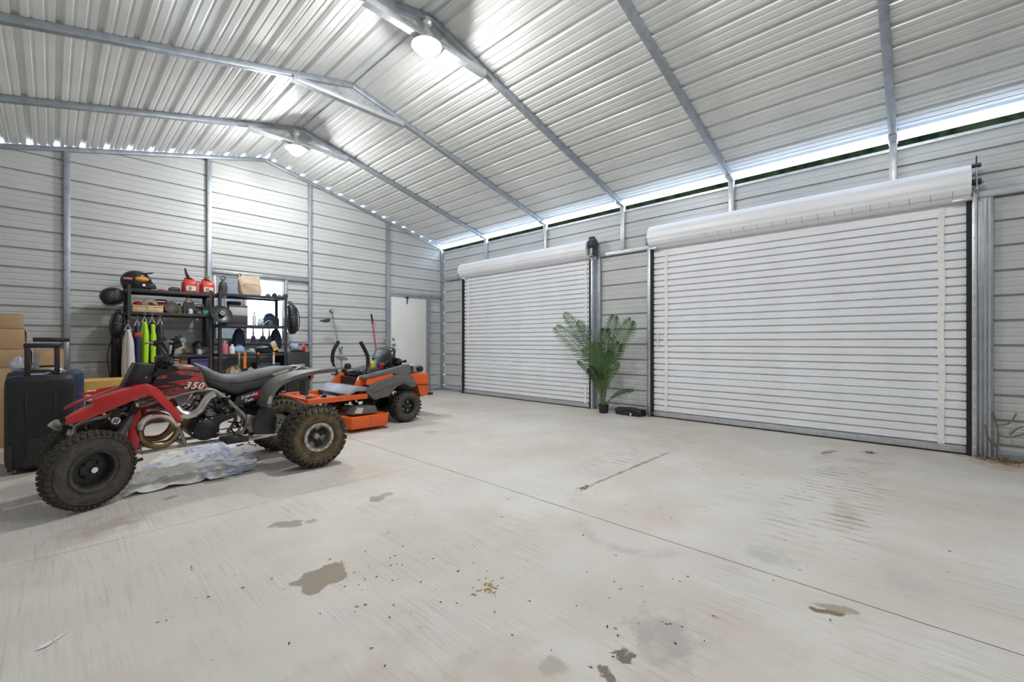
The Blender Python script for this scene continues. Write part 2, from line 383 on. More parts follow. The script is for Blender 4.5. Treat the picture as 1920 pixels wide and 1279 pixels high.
# ---- portal frames
TUBE = 0.058
def frame(i, y, wide, posts, collar, stub):
    fr = struct('trim_%d' % i, (RIDGE_X, y, 0), 'galvanised steel roof frame')
    zr = -0.003
    for s in (1, -1):
        a = Vector((RIDGE_X, y, RIDGE_Z-TUBE/2/cosr+zr)); e = Vector((RIDGE_X+s*(W-RIDGE_X-.012), y, roof_z(W-.012)-TUBE/2/cosr+zr))
        MB().bar(a, e, wide, TUBE, (0, 0, 1)).build('rafter', M_GALV, fr, bevel=.004)
        if stub: z0 = 2.44 if s > 0 else 0.0
        else: z0 = 0.06
        if posts: MB().box(*sorted((e.x-s*.05, e.x+s*.006)), y-wide/2, y+wide/2, z0, e.z-.01).build('post', M_GALVL if stub else M_GALV, fr, bevel=.004)
        # knee sleeve
        if posts: MB().bar(e+Vector((-s*.16, 0, .16*SLOPE)), e, wide+.008, TUBE+.008).build('sleeve', M_GALVL, fr, bevel=.003)
    if collar:
        cw = 0.66
        zc = roof_z(RIDGE_X+cw)-TUBE-.012
        MB().box(RIDGE_X-cw, RIDGE_X+cw, y-wide*.5-.022, y-wide*.5-.002, zc-.03, zc+.022).build('collar_tie', M_GALVL, fr, bevel=.003)
        MB().box(RIDGE_X-cw, RIDGE_X+cw, y-wide*.5-.022, y+wide*.3, zc-.034, zc-.031).build('collar_flange', M_GALVL, fr)
        for s in (-1, 1): MB().cyl((RIDGE_X+s*(cw-.04), y-wide*.5-.03, zc), (RIDGE_X+s*(cw-.04), y-wide*.5-.02, zc), .010, n=8).build('bolt', M_BOLT, fr)
        mb = MB(); mb.prism([(RIDGE_X-.17, y, RIDGE_Z-TUBE-.17*SLOPE-.012), (RIDGE_X, y, RIDGE_Z-TUBE-.008), (RIDGE_X+.17, y, RIDGE_Z-TUBE-.17*SLOPE-.012), (RIDGE_X+.09, y, RIDGE_Z-TUBE-.13), (RIDGE_X-.09, y, RIDGE_Z-TUBE-.13)], (0, .004, 0))
        mb.build('ridge_gusset', M_GALVL, fr)
    return fr
for i, y in enumerate(FRAMES): frame(i+1, y, 0.062, True, y > 0, True)
endf = frame(9, D-.024, 0.030, False, False, False)

# ---- back wall
wall_back = struct('wall_back', (RIDGE_X, D, 0), 'pale ribbed metal gable wall')
WIN = (1.66, 2.655, 1.08, 2.09)         # window opening x0,x1,z0,z1
DOOR = (4.64, 5.51, 0.0, 1.985)         # man door opening
def back_pieces(x0, x1, z0, z1):
    k = math.floor((z0-.02)/(4*PITCH))
    while True:
        a = max(z0, .02+k*4*PITCH if k >= 0 else 0); b = min(z1, .02+(k+1)*4*PITCH+.03)
        if a >= z1-.001: break
        if b-a > .004:
            prof = rib_profile(a, b, RIB0)
            def ends(p):
                lim = (RIDGE_Z-.004-p)/SLOPE
                l, r = max(x0, RIDGE_X-lim), min(x1, RIDGE_X+lim)
                if r < l: l = r = min(max(RIDGE_X, x0), x1)
                return (l, r)
            sheet('wall_panel', prof, lambda p, h, u: (u, D+h+.0012*(k % 2), p), ends, M_SHEET, wall_back)
        k += 1
back_pieces(XL, W, DOOR[3]+.0, 4.04) if False else None
back_pieces(XL, WIN[0], 0, 2.09); back_pieces(WIN[0], WIN[1], 0, WIN[2]); back_pieces(WIN[1], DOOR[0], 0, 2.09); back_pieces(DOOR[1], W, 0, 2.09)
back_pieces(DOOR[0], DOOR[1], DOOR[3], 2.09)
back_pieces(XL, W, 2.09, 4.04)
POSTS_B = [-1.16, .128, 1.605, 3.072, 4.578]
trimb = struct('trim_10', (RIDGE_X, D, 0), 'galvanised steel studs and girts of the gable wall')
for x in POSTS_B: MB().box(x-.029, x+.029, D-.058, D-.003, 0.0, roof_z(x)-TUBE/cosr-.01).build('stud', M_GALV, trimb, bevel=.004)
MB().box(W-.058, W-.004, D-.058, D-.004, 0, roof_z(W)-TUBE-.01).build('corner_post', M_GALV, trimb, bevel=.004)
MB().box(POSTS_B[2]+.03, POSTS_B[3]-.03, D-.05, D-.004, WIN[3]+.004, WIN[3]+.056).build('girt', M_GALV, trimb, bevel=.003)
MB().box(POSTS_B[2]+.03, POSTS_B[3]-.03, D-.05, D-.004, WIN[2]-.056, WIN[2]-.004).build('girt', M_GALV, trimb, bevel=.003)
MB().box(WIN[1]+.004, WIN[1]+.05, D-.05, D-.004, WIN[2], WIN[3]).build('stud', M_GALV, trimb, bevel=.003)
MB().box(4.608, W-.06, D-.05, D-.004, DOOR[3]+.034, DOOR[3]+.09).build('girt', M_GALV, trimb, bevel=.003)
MB().box(DOOR[1]+.034, DOOR[1]+.09, D-.05, D-.004, 0, DOOR[3]+.032).build('stud', M_GALV, trimb, bevel=.003)
bb = struct('baseboard_back', (RIDGE_X, D, 0), 'galvanised base rail of the gable wall')
MB().box(XL, DOOR[0]-.04, D-.05, D-.005, 0, .055).build('base_rail', M_GALV, bb, bevel=.003)
MB().box(DOOR[1]+.092, W-.06, D-.05, D-.005, 0, .055).build('base_rail', M_GALV, bb, bevel=.003)

# ---- left and front walls (behind the camera)
wl = struct('wall_left', (XL, 0, 0), 'pale ribbed metal side wall')
prof = rib_profile(0, roof_z(XL)-.06, RIB0)
sheet('wall_panel', prof, lambda p, h, u: (XL-h, u, p), lambda p: (YF, D), M_SHEET, wl)
wf = struct('wall_front', (RIDGE_X, YF, 0), 'pale ribbed metal front wall')
prof = rib_profile(0, 4.0, RIB0)
sheet('wall_panel', prof, lambda p, h, u: (u, YF-h, p), lambda p: (max(XL, RIDGE_X-(RIDGE_Z-p)/SLOPE), min(W, RIDGE_X+(RIDGE_Z-p)/SLOPE)), M_SHEET, wf)

# ---- right wall with the two shutter door openings
wall_right = struct('wall_right', (W, 2, 0), 'pale ribbed metal side wall with two shutter doors')
SD = (3.79, 6.86); BD = (-.335, 2.74)     # curtain spans of the small and the big shutter door along Y
def right_pieces(y0, y1, z0, z1):
    k = math.floor((z0-.02)/(4*PITCH))
    while True:
        a = max(z0, .02+k*4*PITCH if k >= 0 else 0); b = min(z1, .02+(k+1)*4*PITCH+.03)
        if a >= z1-.001: break
        if b-a > .004:
            sheet('wall_panel', rib_profile(a, b, RIB0), lambda p, h, u: (W+h+.0012*(k % 2), u, p), lambda p: (y0, y1), M_SHEET, wall_right)
        k += 1
HZ = 2.395
WT = roof_z(W)-.095
right_pieces(SD[1]+.06, D, 0, HZ); right_pieces(BD[1]+.08, SD[0]-.06, 0, HZ); right_pieces(YF, BD[0]-.08, 0, HZ); right_pieces(YF, D, HZ, WT)
tr = struct('trim_11', (W, 2, 0), 'galvanised steel posts and header rail of the side wall')
MB().box(W-.056, W-.003, YF, D-.06, HZ, HZ+.058).build('header_rail', M_GALVL, tr, bevel=.004)
MB().box(W-.018, W-.002, YF, D-.06, WT-.03, WT).build('top_angle', M_GALVL, tr)
for (y0, y1) in ((SD[1]+.055, SD[1]+.112), (SD[0]-.15, SD[0]-.055), (BD[1]+.06, BD[1]+.118), (BD[0]-.17, BD[0]-.06)):
    MB().box(W-.06, W-.003, y0, y1, 0, HZ-.002).build('door_post', M_GALV, tr, bevel=.004)
for fy in (BD[0]-.118,): 
    for q in (-.028, .0, .028): MB().box(W-.066, W-.0605, fy+q-.006, fy+q+.006, 0.0, HZ-.01).build('post_fin', M_GALVL, tr)
br = struct('baseboard_right', (W, 2, 0), 'galvanised base rail of the side wall')
for (y0, y1) in ((SD[1]+.114, D-.06), (BD[1]+.12, SD[0]-.152), (YF, BD[0]-.172)):
    MB().box(W-.055, W-.004, y0, y1, 0, .058).build('base_rail', M_GALV, br, bevel=.003)

# ---- shutter doors
def shutter(idx, y0, y1, cx, pitch, ztop, roll_r, roll_z, roll_over, label):
    dr = struct('door_%d' % idx, (cx, (y0+y1)/2, 0), label)
    zb = 0.075; n = int((ztop-zb)/pitch)
    # one curtain slat: a flat face with a pressed groove at its foot and two faint beads
    prof = [(0, .030), (.014, .030), (.017, 0), (pitch*.38, 0), (pitch*.40, .003), (pitch*.44, .003), (pitch*.46, 0), (pitch*.68, 0), (pitch*.70, .003), (pitch*.74, .003), (pitch*.76, 0), (pitch-.003, 0), (pitch-.0004, .030)]
    mb = MB(); L = (y1-y0)/2-.004
    rows = [((h, -L, z), (h, L, z)) for z, h in prof]
    bk = [((h+.004, -L, z), (h+.004, L, z)) for z, h in reversed(prof)]
    allr = rows+bk
    mb.loft([[r[0] for r in allr], [r[1] for r in allr]])
    me = mb.mesh('slat', M_DOORSHEET, smooth=False)
    for k in range(n):
        o = link('slat', me, dr); o.location = (cx, (y0+y1)/2, zb+k*pitch)
        o.matrix_parent_inverse = Matrix.Translation(dr.location).inverted()
    zt = zb+n*pitch
    # bottom bar with bolts and rubber seal
    bar = MB().box(cx-.022, cx+.040, y0+.004, y1-.004, .016, .078).build('bottom_bar', M_GALVL, dr, bevel=.003)
    for k in range(9):
        yy = y0+.12+(y1-y0-.24)*k/8; MB().cyl((cx-.028, yy, .05), (cx-.021, yy, .05), .008, n=8).build('bolt', M_BOLT, bar)
    MB().box(cx-.016, cx+.012, y0+.006, y1-.006, .001, .017).build('floor_seal', M_BLACK, dr)
    # guides either side: galvanised channel, black wear strip, screws
    for s, ye in ((-1, y0), (1, y1)):
        g = MB().box(cx-.045, cx+.03, *sorted((ye+s*.030, ye+s*.062)), 0, HZ+.04).build('guide', M_GALVL, dr, bevel=.003)
        MB().box(cx-.040, cx+.03, *sorted((ye-s*.003, ye+s*.029)), 0.002, HZ-.03).build('wear_strip', M_BLACK, g)
        MB().box(cx+.036, cx+.048, *sorted((ye-s*.03, ye+s*.062)), 0.002, HZ-.03).build('brush_seal', M_BLACK, g)
        for z in (.09, .21, .46, .78, 1.08, 1.40, 1.72, 2.02, 2.30):
            MB().cyl((cx-.050, ye+s*.046, z), (cx-.044, ye+s*.046, z), .009, n=8).build('screw', M_BOLT, g)
    # coil of rolled-up curtain on its barrel
    cxr = cx-.035; yc0, yc1 = y0-roll_over, y1+roll_over*.55
    pr = []
    nn = 40
    for k in range(nn+1):
        pass
    seg = []
    for k in range(36):
        a = 2*pi*k/36; r = roll_r*(1 if k % 4 else .965)
        seg.append((r*cos(a), r*sin(a)))
    coil = MB().loft([[(cxr+p, yc0, roll_z+q) for p, q in seg], [(cxr+p, yc1, roll_z+q) for p, q in seg]]).build('curtain_coil', M_DOORSHEET, dr, sharp=12)
    if idx == 2:
        for k in range(16):
            yy = yc0+.12+(yc1-yc0-.9)*k/15; MB().tube([(cxr+(roll_r+.0005)*cos(a), yy, roll_z+(roll_r+.0005)*sin(a)) for a in [pi+.55+.5*j/5 for j in range(6)]], .002, 4).build('crease', M_GALV, coil)
    MB().cyl((cxr, yc0-.07, roll_z), (cxr, yc1+.05, roll_z), .03, n=12).build('barrel_axle', M_BLKPOW, dr)
    # strip of curtain between coil and first slat
    MB().box(cx+.001, cx+.034, y0+.004, y1-.004, zt-.002, roll_z).build('curtain_lead', M_DOORSHEET, dr)
    return dr, zt
CXD = W-.095
d1, zt1 = shutter(1, SD[0], SD[1], CXD, 0.0765, 2.40, .145, 2.525, .02, 'smaller grey roll-up shutter door behind the potted palm')
d2, zt2 = shutter(2, BD[0], BD[1], CXD, 0.0835, 2.40, .160, 2.530, .02, 'wide grey roll-up shutter door with white strap near each end')
def strap(dr, y, z0, z1, w, wob=0.004):
    mb = MB(); rows = []
    n = 24
    for i in range(n+1):
        z = z0+(z1-z0)*i/n; dx = -.006-.002*sin(i*1.3); dy = wob*sin(i*.7)
        rows.append([(CXD+dx, y-w/2+dy, z), (CXD+dx, y+w/2+dy, z), (CXD+dx+.003, y+w/2+dy, z), (CXD+dx+.003, y-w/2+dy, z)])
    mb.loft(rows); return mb.build('strap', M_STRAP, dr)
strap(d2, -.165, .075, 2.40, .048); strap(d2, 2.555, .085, 2.40, .042)
strap(d1, 3.875, .92, 2.40, .04); strap(d1, 3.885, .03, .36, .045); strap(d1, 6.72, 1.0, 2.40, .05)
MB().box(CXD-.016, CXD-.003, 2.660, 2.685, .98, 1.18).build('pull_handle', M_WHITE, d2, bevel=.003)
# coil end brackets and stops
def bracket(dr, y, s, chain=False, tall=True):
    b = MB().prism([(CXD-.15, y, HZ+.03), (CXD+.03, y, HZ+.03), (CXD+.03, y, HZ+.26), (CXD-.02, y, HZ+.30), (CXD-.075, y, HZ+.20)], (0, s*.006, 0)).build('coil_bracket', M_GALVL, dr)
    mb = MB().cyl((CXD-.035, y-.05, HZ+.135), (CXD-.035, y+.05, HZ+.135), .022, n=12)
    mb.build('axle_stub', M_STEEL, b)
    for k in range(4): MB().cyl((CXD-.05-.02*k, y+s*.012, HZ+.06), (CXD-.05-.02*k, y-s*.006, HZ+.06), .007, n=6).build('bolt', M_BOLT, b)
    return b
bracket(d1, SD[1]+.05, 1); bL = bracket(d2, BD[1]+.05, 1); bR = bracket(d2, BD[0]-.055, -1); bC = bracket(d1, SD[0]-.055, -1)
MB().box(CXD-.09, CXD-.03, *sorted((BD[0]-.03, BD[0]+.10)), HZ-.035, HZ-.010).build('door_stop', M_GALVL, d2, bevel=.002)
MB().box(CXD-.09, CXD-.03, *sorted((BD[1]+.03, BD[1]-.08)), HZ-.035, HZ-.010).build('door_stop', M_GALVL, d2, bevel=.002)
MB().cyl((CXD-.05, BD[0]-.02, HZ+.012), (CXD-.05, BD[0]+.04, HZ+.012), .020, n=10).build('stop_roller', M_BLKP, d2)
MB().cyl((CXD-.02, BD[0]-.09, HZ+.29), (CXD-.02, BD[0]-.03, HZ+.29), .02, n=10).build('tension_shaft', M_BLKPOW, d2)
MB().cyl((CXD-.02, BD[0]-.06, HZ+.27), (CXD-.02, BD[0]-.06, HZ+.38), .006, n=6).build('tension_rod', M_BLKPOW, d2)
# chain hoist on the small door
ho = MB(); yh = SD[0]-.08
ho.lathe([(.0, -.05), (.085, -.05), (.09, -.03), (.09, .03), (.085, .05), (0, .05)], (CXD-.06, yh, HZ+.19), (0, 1, 0), 18)
ho.box(CXD-.11, CXD+.02, yh-.045, yh+.01, HZ+.02, HZ+.13); ho.box(CXD-.10, CXD-.03, yh-.03, yh+.05, HZ+.20, HZ+.31)
ho.cyl((CXD-.09, yh-.06, HZ+.05), (CXD-.09, yh+.05, HZ+.05), .03, n=12)
ho.build('chain_hoist', M_BLKPOW, d1, bevel=.004)
for q in (0, .02, .04): MB().box(CXD-.12, CXD+.0, yh-.02+q, yh-.012+q, HZ+.0, HZ+.16).build('hoist_fin', M_STEEL, d1)

# ---- entrance door in the gable wall
d3 = struct('door_3', (5.07, D, 0), 'plain white flush door with knob and deadbolt')
MB().box(DOOR[0]+.005, DOOR[1]-.005, D-.030, D+.012, .002, DOOR[3]-.005).build('leaf', mat('door_white', (.80, .80, .77), .45, 0, .02, 3), d3, bevel=.003)
for (x0, x1, z0, z1) in ((DOOR[0]-.035, DOOR[0]+.003, 0, DOOR[3]+.032), (DOOR[1]-.003, DOOR[1]+.033, 0, DOOR[3]+.032), (DOOR[0]+.003, DOOR[1]-.003, DOOR[3]-.003, DOOR[3]+.032)):
    MB().box(x0, x1, D-.045, D+.012, z0, z1).build('jamb', M_GALV, d3, bevel=.003)
xk = DOOR[0]+.065
k1 = MB().lathe([(0, 0), (.03, 0), (.03, .012), (.012, .016), (.012, .03), (.026, .042), (.03, .055), (.024, .068), (0, .07)], (xk, D-.03, 1.0), (0, -1, 0), 18).build('knob', M_STEEL, d3)
k2 = MB().lathe([(0, 0), (.03, 0), (.028, .016), (.008, .02), (.008, .03), (0, .03)], (xk, D-.03, 1.115), (0, -1, 0), 18).build('deadbolt', M_STEEL, d3)
MB().box(xk-.004, xk+.004, D-.068, D-.058, 1.10, 1.13).build('thumb_turn', M_STEEL, k2)
for z in (.25, 1.0, 1.75): MB().cyl((DOOR[1]-.002, D-.04, z-.04), (DOOR[1]-.002, D-.04, z+.04), .007, n=8).build('hinge', M_STEEL, d3)

# ---- window behind the shelving
w1 = struct('window_1', (2.157, D, 1.58), 'white framed sliding window blown out by daylight')
M_GLASS = mat('window_glass', (.95, .97, 1), .02, trans=1.0); 
x0, x1, z0, z1 = WIN
for (a, b, c, d_) in ((x0, x1, z0, z0+.035), (x0, x1, z1-.035, z1), (x0, x0+.035, z0+.035, z1-.035), (x1-.035, x1, z0+.035, z1-.035), ((x0+x1)/2-.09, (x0+x1)/2-.05, z0+.035, z1-.035)):
    MB().box(a, b, D-.018, D+.03, c, d_).build('frame', M_WHITE, w1, bevel=.003)
MB().box((x0+x1)/2-.05, x1-.035, D+.008, D+.012, z0+.035, z1-.035).build('pane', M_GLASS, w1, smooth=False)
MB().box(x0+.035, (x0+x1)/2-.09, D+.008, D+.012, z0+.035, z1-.035).build('pane', M_GLASS, w1, smooth=False)
MB().box(x0+.035, (x0+x1)/2-.09, D-.006, D-.004, z0+.035, z1-.035).build('insect_screen', mat('screen_mesh', (.10, .11, .12), .8, alpha=.86), w1, smooth=False)
for k in range(4): MB().box(x0+.035, (x0+x1)/2-.09, D-.012, D-.007, z0+.2+.2286*k, z0+.212+.2286*k).build('screen_rail', M_GALV, w1)

# ---- ridge lamps
for i, (lx, ly, lz, pw) in enumerate(LAMPS):
    M_BULB = mat('lamp_glow_%d' % i, (1, 1, 1), .5, emit=(.99, 1, .995), estr=pw/(4*pi*pi*BULB_R**2))
    t = thing('ridge_lamp', ['lit white bulb hanging under the farther roof ridge frame', 'lit white bulb hanging under the nearer roof ridge frame', 'unseen white bulb added as fill under the ridge right above the camera', 'unseen white bulb added as fill under the ridge behind the camera'][i], 'lamp', (lx, ly, lz), 'bulbs under the ridge')
    MB().lathe([(0, .26), (.045, .26), (.05, .22), (.028, .20), (.024, .10), (.03, .06)], (lx, ly, lz-.02), (0, 0, 1), 16).build('socket', M_WHITE, t)
    r_ = BULB_R
    MB().lathe([(.03, .14), (.045, .12), (r_*.85, .040), (r_*1.40, .006), (r_*1.42, -.004), (r_*1.36, -.002), (r_*.9, .008)], (lx, ly, lz), (0, 0, 1), 20, close=False).build('light_brim', M_WHITE, t)  # opaque brim added to keep the lamp's light off the roof
    MB().lathe([(r_*cos(a), -r_*sin(a)) for a in [-.03+(pi/2+.03)*k/9 for k in range(10)]], (lx, ly, lz), (0, 0, 1), 20, close=False).build('bulb', M_BULB, t)
    MB().tube([(lx, ly, lz+.24), (lx+.05, ly, lz+.27), (lx+.12, ly+.02, lz+.25), (lx+.2, ly+.03, lz+.20)], .006, 6).build('cord', M_WHITE, t)

# ---- dark trees outside, glimpsed through the eave gap
r_t = random.Random(77); tb = MB(); rows = []
for j in range(9):
    row = []
    for i in range(60):
        y = -26+i*1.0; z = -.2+j*1.45
        row.append((18.5+1.2*r_t.random()-(j/8)**2*-1.0, y+r_t.uniform(-.2, .2), z+r_t.uniform(-.3, .3)))
    rows.append(row)
back = [[(p[0]+2.5, p[1], p[2]) for p in row] for row in reversed(rows)]
tb.loft(rows+back, cap=False, closed=False)
tag(tb.build('tree_line', mat('dark_foliage', (.0025, .0035, .0018), 1.0, 0, .5, 3, spec=0), smooth=False), 'dark green tree line outside, glimpsed through the eave gap above the shutter doors', 'trees', kind='stuff')
# ================================================================== quad bike
M_RED = mat('red_plastic', (0.52, 0.018, 0.02), .32, 0, .08, 6, coat=.3)
M_REDD = mat('red_dusty', (0.42, 0.02, 0.022), .5)
M_TYRE = mat('tyre_rubber', (0.058, 0.050, 0.041), .75, 0, .3, 30, .15, 90)
M_TYRED = mat('tyre_muddy', (0.075, 0.055, 0.035), .85, 0, .45, 16, .3, 70, col2=(0.16, 0.115, 0.065))
M_TREAD = mat('tread_dusty', (0.045, 0.040, 0.032), .85, 0, .4, 40)
M_SEAT = mat('seat_vinyl', (0.085, 0.086, 0.09), .5, 0, .25, 9, .08, 150)
M_GREYP = mat('grey_plastic', (0.12, 0.115, 0.112), .42, 0, .25, 12)
M_DKP = mat('dark_plastic', (0.025, 0.025, 0.028), .38)
M_ALU = mat('dusty_aluminium', (0.42, 0.40, 0.37), .45, .75, .3, 22)
M_FRAME = mat('frame_tube', (0.34, 0.32, 0.29), .5, .5, .3, 18)
M_ENG = mat('engine_black', (0.02, 0.02, 0.022), .45, .2, .3, 20)
M_PIPE = mat('exhaust_chrome', (0.60, 0.59, 0.57), .22, 1.0, .25, 14)
M_PIPEB = mat('exhaust_burnt', (0.26, 0.18, 0.10), .35, .9, .4, 10)
M_TXT = mat('print_white', (0.8, 0.8, 0.78), .6)
M_TAN = mat('print_tan', (0.42, 0.36, 0.28), .6)

def flame_mat():
    m = bpy.data.materials.new('flame_decal'); m.use_nodes = True; nt = m.node_tree; b = nt.nodes['Principled BSDF']
    N, L = nt.nodes.new, nt.links.new
    g = N('ShaderNodeNewGeometry').outputs['Position']
    mp = N('ShaderNodeMapping'); mp.inputs['Rotation'].default_value = (0, radians(24), 0); mp.inputs['Scale'].default_value = (4.5, 1, 26); L(g, mp.inputs[0])
    n = N('ShaderNodeTexNoise'); n.inputs['Scale'].default_value = 1.0; n.inputs['Detail'].default_value = 2.5; n.inputs['Distortion'].default_value = .9; L(mp.outputs[0], n.inputs['Vector'])
    sp = N('ShaderNodeSeparateXYZ'); L(g, sp.inputs[0])
    # more red towards the seat end
    mr = N('ShaderNodeMapRange'); L(sp.outputs[0], mr.inputs['Value'])
    for k, q in zip(('From Min', 'From Max', 'To Min', 'To Max'), (.45, .95, -.05, .12)): mr.inputs[k].default_value = q
    ad = N('ShaderNodeMath'); L(n.outputs['Fac'], ad.inputs[0]); L(mr.outputs[0], ad.inputs[1])
    r = N('ShaderNodeValToRGB'); r.color_ramp.interpolation = 'LINEAR'; e = r.color_ramp.elements
    e[0].position = .50; e[0].color = (.022, .022, .025, 1); e[1].position = .52; e[1].color = (.30, .05, .03, 1)
    for p, c in ((.535, (.62, .05, .03, 1)), (.595, (.55, .02, .02, 1)), (.61, (.08, .08, .085, 1)), (.68, (.05, .05, .055, 1)), (.695, (.6, .05, .03, 1))):
        q = e.new(p); q.color = c
    L(ad.outputs[0], r.inputs[0]); L(r.outputs[0], b.inputs['Base Color']); b.inputs['Roughness'].default_value = .35
    return m
M_FLAME = flame_mat()

def text_mesh(body, size, m, shear=0.25, ext=0.0012, space=1.0):
    cu = bpy.data.curves.new('lettering', 'FONT'); cu.body = body; cu.size = size; cu.shear = shear; cu.extrude = ext; cu.offset = size*.02; cu.space_character = space
    cu.align_x = 'CENTER'; cu.align_y = 'CENTER'; cu.resolution_u = 2
    o = bpy.data.objects.new('tmp', cu); COL.objects.link(o)
    dg = bpy.context.evaluated_depsgraph_get(); me = bpy.data.meshes.new_from_object(o.evaluated_get(dg)); me.name = 'lettering'
    bpy.data.objects.remove(o); me.materials.clear(); me.materials.append(m); return me
def put_text(body, size, m, pos, parent, slope=0.0, **k):
    me = text_mesh(body, size, m, **k)
    me.transform(Matrix.Translation(pos) @ Matrix.Rotation(-slope, 4, 'Y') @ Matrix.Rotation(pi/2, 4, 'X'))
    return link('lettering', me, parent)

def tyre(mbt, mbl, R, w, rr, bulge, knob, nk, rows, seed=1):
    """axis along Y at the origin; mbt carcass, mbl lugs"""
    h = w/2
    prof = [(rr, -h*.80), (rr+.012, -h*.92), ((rr+R)/2, -h*1.0*bulge), (R-.045, -h*.98), (R-.02, -h*.86), (R-.008, -h*.5), (R-.004, 0)]
    prof = prof+[(r, -y) for r, y in reversed(prof[:-1])]
    mbt.lathe(prof, (0, 0, 0), (0, 1, 0), 40, close=False)
    rnd = random.Random(seed)
    for k in range(nk):
        for j, (yo, ln, off, wd) in enumerate(rows):
            a = 2*pi*(k+off)/nk
            st = len(mbl.v); dz = knob
            mbl.add([(x, y, z) for x, y, z in ((-wd, -ln, -.006), (wd, -ln, -.006), (wd, ln, -.006), (-wd, ln, -.006), (-wd*.8, -ln*.85, dz), (wd*.8, -ln*.85, dz), (wd*.8, ln*.85, dz), (-wd*.8, ln*.85, dz))],
                    [(4, 5, 6, 7), (0, 1, 5, 4), (1, 2, 6, 5), (2, 3, 7, 6), (3, 0, 4, 7)])
            sh_ = .40 if knob < .010 else .75
            tilt = 0.0 if abs(yo) < h*.7 else math.copysign(sh_, -yo)
            rad = R-.006 if abs(yo) < h*.7 else (R-.014 if knob < .010 else R-.026)
            mbl.xf(Matrix.Rotation(a, 4, 'Y') @ Matrix.Translation((0, yo, rad)) @ Matrix.Rotation(tilt, 4, 'X') @ Matrix.Rotation(math.copysign(.25, yo) if abs(yo) > .01 else 0, 4, 'Z'), st)
def wheel(par, cx, cy, cz, R, w, rr, side, steer=0.0, camber=0.0, muddy=True, front=False, seed=1):
    """side=-1: outer face towards -Y"""
    Mx = Matrix.Translation((cx, cy, cz)) @ Matrix.Rotation(steer, 4, 'Z') @ Matrix.Rotation(camber, 4, 'X')
    mt, ml = MB(), MB(); h = w/2
    if front: rows = [(-h*.80, .017, 0, .009), (h*.80, .017, .5, .009), (-h*.30, .014, .5, .010), (h*.30, .014, 0, .010)]; nk = 42
    else: rows = [(-h*.86, .026, 0, .012), (h*.86, .026, .5, .012), (-h*.50, .020, .5, .012), (h*.50, .020, 0, .012), (-h*.14, .019, .25, .012), (h*.2, .019, .75, .012)]; nk = 30
    tyre(mt, ml, R, w, rr, 1.04, .006 if front else .020, nk, rows, seed)
    t = mt.xf(Mx).build('tyre', M_TYRED if muddy else M_TYRE, par, sharp=50)
    ml.xf(Mx).build('tread', M_TREAD, t, smooth=False)
    # sidewall beads
    b = MB()
    for rad in (rr+.022, R-.040): b.torus((0, side*(h*1.015), 0), rad, .004, (0, 1, 0), 36, 5)
    b.xf(Mx).build('sidewall_bead', M_TYRED if muddy else M_TYRE, t)
    # rim
    rm = MB()
    if front:
        rm.lathe([(rr, side*h*.82), (rr-.004, side*h*.86), (rr-.010, side*h*.7), (rr-.014, side*h*.1), (rr-.018, side*-h*.1), (rr*.55, -side*h*.05), (rr*.5, side*h*.12), (rr*.32, side*h*.22), (.001, side*h*.25)], (0, 0, 0), (0, 1, 0), 32, close=False)
        rm.xf(Mx).build('rim', M_ENG, t, sharp=30)
        MB().lathe([(.001, side*(h*.25+.03)), (.018, side*(h*.25+.03)), (.022, side*(h*.25+.018)), (.022, side*h*.25)], (0, 0, 0), (0, 1, 0), 14, close=False).xf(Mx).build('hub_cap', M_CHROME, t)
        for k in range(4):
            a = pi/4+k*pi/2; p = Vector((rr*.44*cos(a), side*h*.16, rr*.44*sin(a))); MB().cyl(p, p+Vector((0, side*.018, 0)), .008, n=6).xf(Mx).build('lug_nut', M_ENG, t)
    else:
        rm.lathe([(rr+.002, side*h*.84), (rr+.004, side*h*.95), (rr-.022, side*h*.97), (rr-.026, side*h*.80), (rr-.030, side*h*.3), (rr-.028, side*h*.1), (rr*.35, side*h*.05), (rr*.3, side*h*.2), (.001, side*h*.22)], (0, 0, 0), (0, 1, 0), 32, close=False)
        rm.xf(Mx).build('rim', M_ALU if muddy else M_ENG, t, sharp=30)
        sp = MB()
        for k in range(4):
            a = k*pi/2+.4; d = Vector((cos(a), 0, sin(a))); sp.bar(d*.03+Vector((0, side*h*.25, 0)), d*(rr-.03)+Vector((0, side*h*.35, 0)), .045, .02, (0, 1, 0))
        sp.xf(Mx).build('spoke', M_ENG, t, bevel=.004)
        MB().lathe([(.001, side*(h*.55)), (.022, side*(h*.55)), (.03, side*(h*.4)), (.034, side*h*.2)], (0, 0, 0), (0, 1, 0), 14, close=False).xf(Mx).build('hub_cap', M_ALU, t)
        nb = 12 if muddy else 5
        for k in range(nb):
            a = 2*pi*k/nb; rad = rr-.010 if muddy else rr*.45; yy = side*h*.965 if muddy else side*h*.1
            p = Vector((rad*cos(a), yy, rad*sin(a))); MB().cyl(p, p+Vector((0, side*.006, 0)), .006, n=6).xf(Mx).build('lug_nut', M_BOLT, t)
    return t

QY = 4.17        # centre line of the quad, heading towards -X, left side towards the camera
quad = thing('quad_bike', 'red and black sport quad bike with knobby tyres parked on the concrete', 'quad bike', (.85, QY, 0))
wheel(quad, .165, 3.80, .253, .246, .098, .112, -1, steer=radians(27), camber=radians(3), muddy=False, front=True)
wheel(quad, .165, 2*QY-3.80, .253, .246, .098, .112, 1, steer=radians(26), muddy=False, front=True)
wheel(quad, 1.525, 3.745, .262, .245, .235, .118, -1, seed=3)
wheel(quad, 1.525, 2*QY-3.745, .262, .245, .235, .118, 1, seed=4)

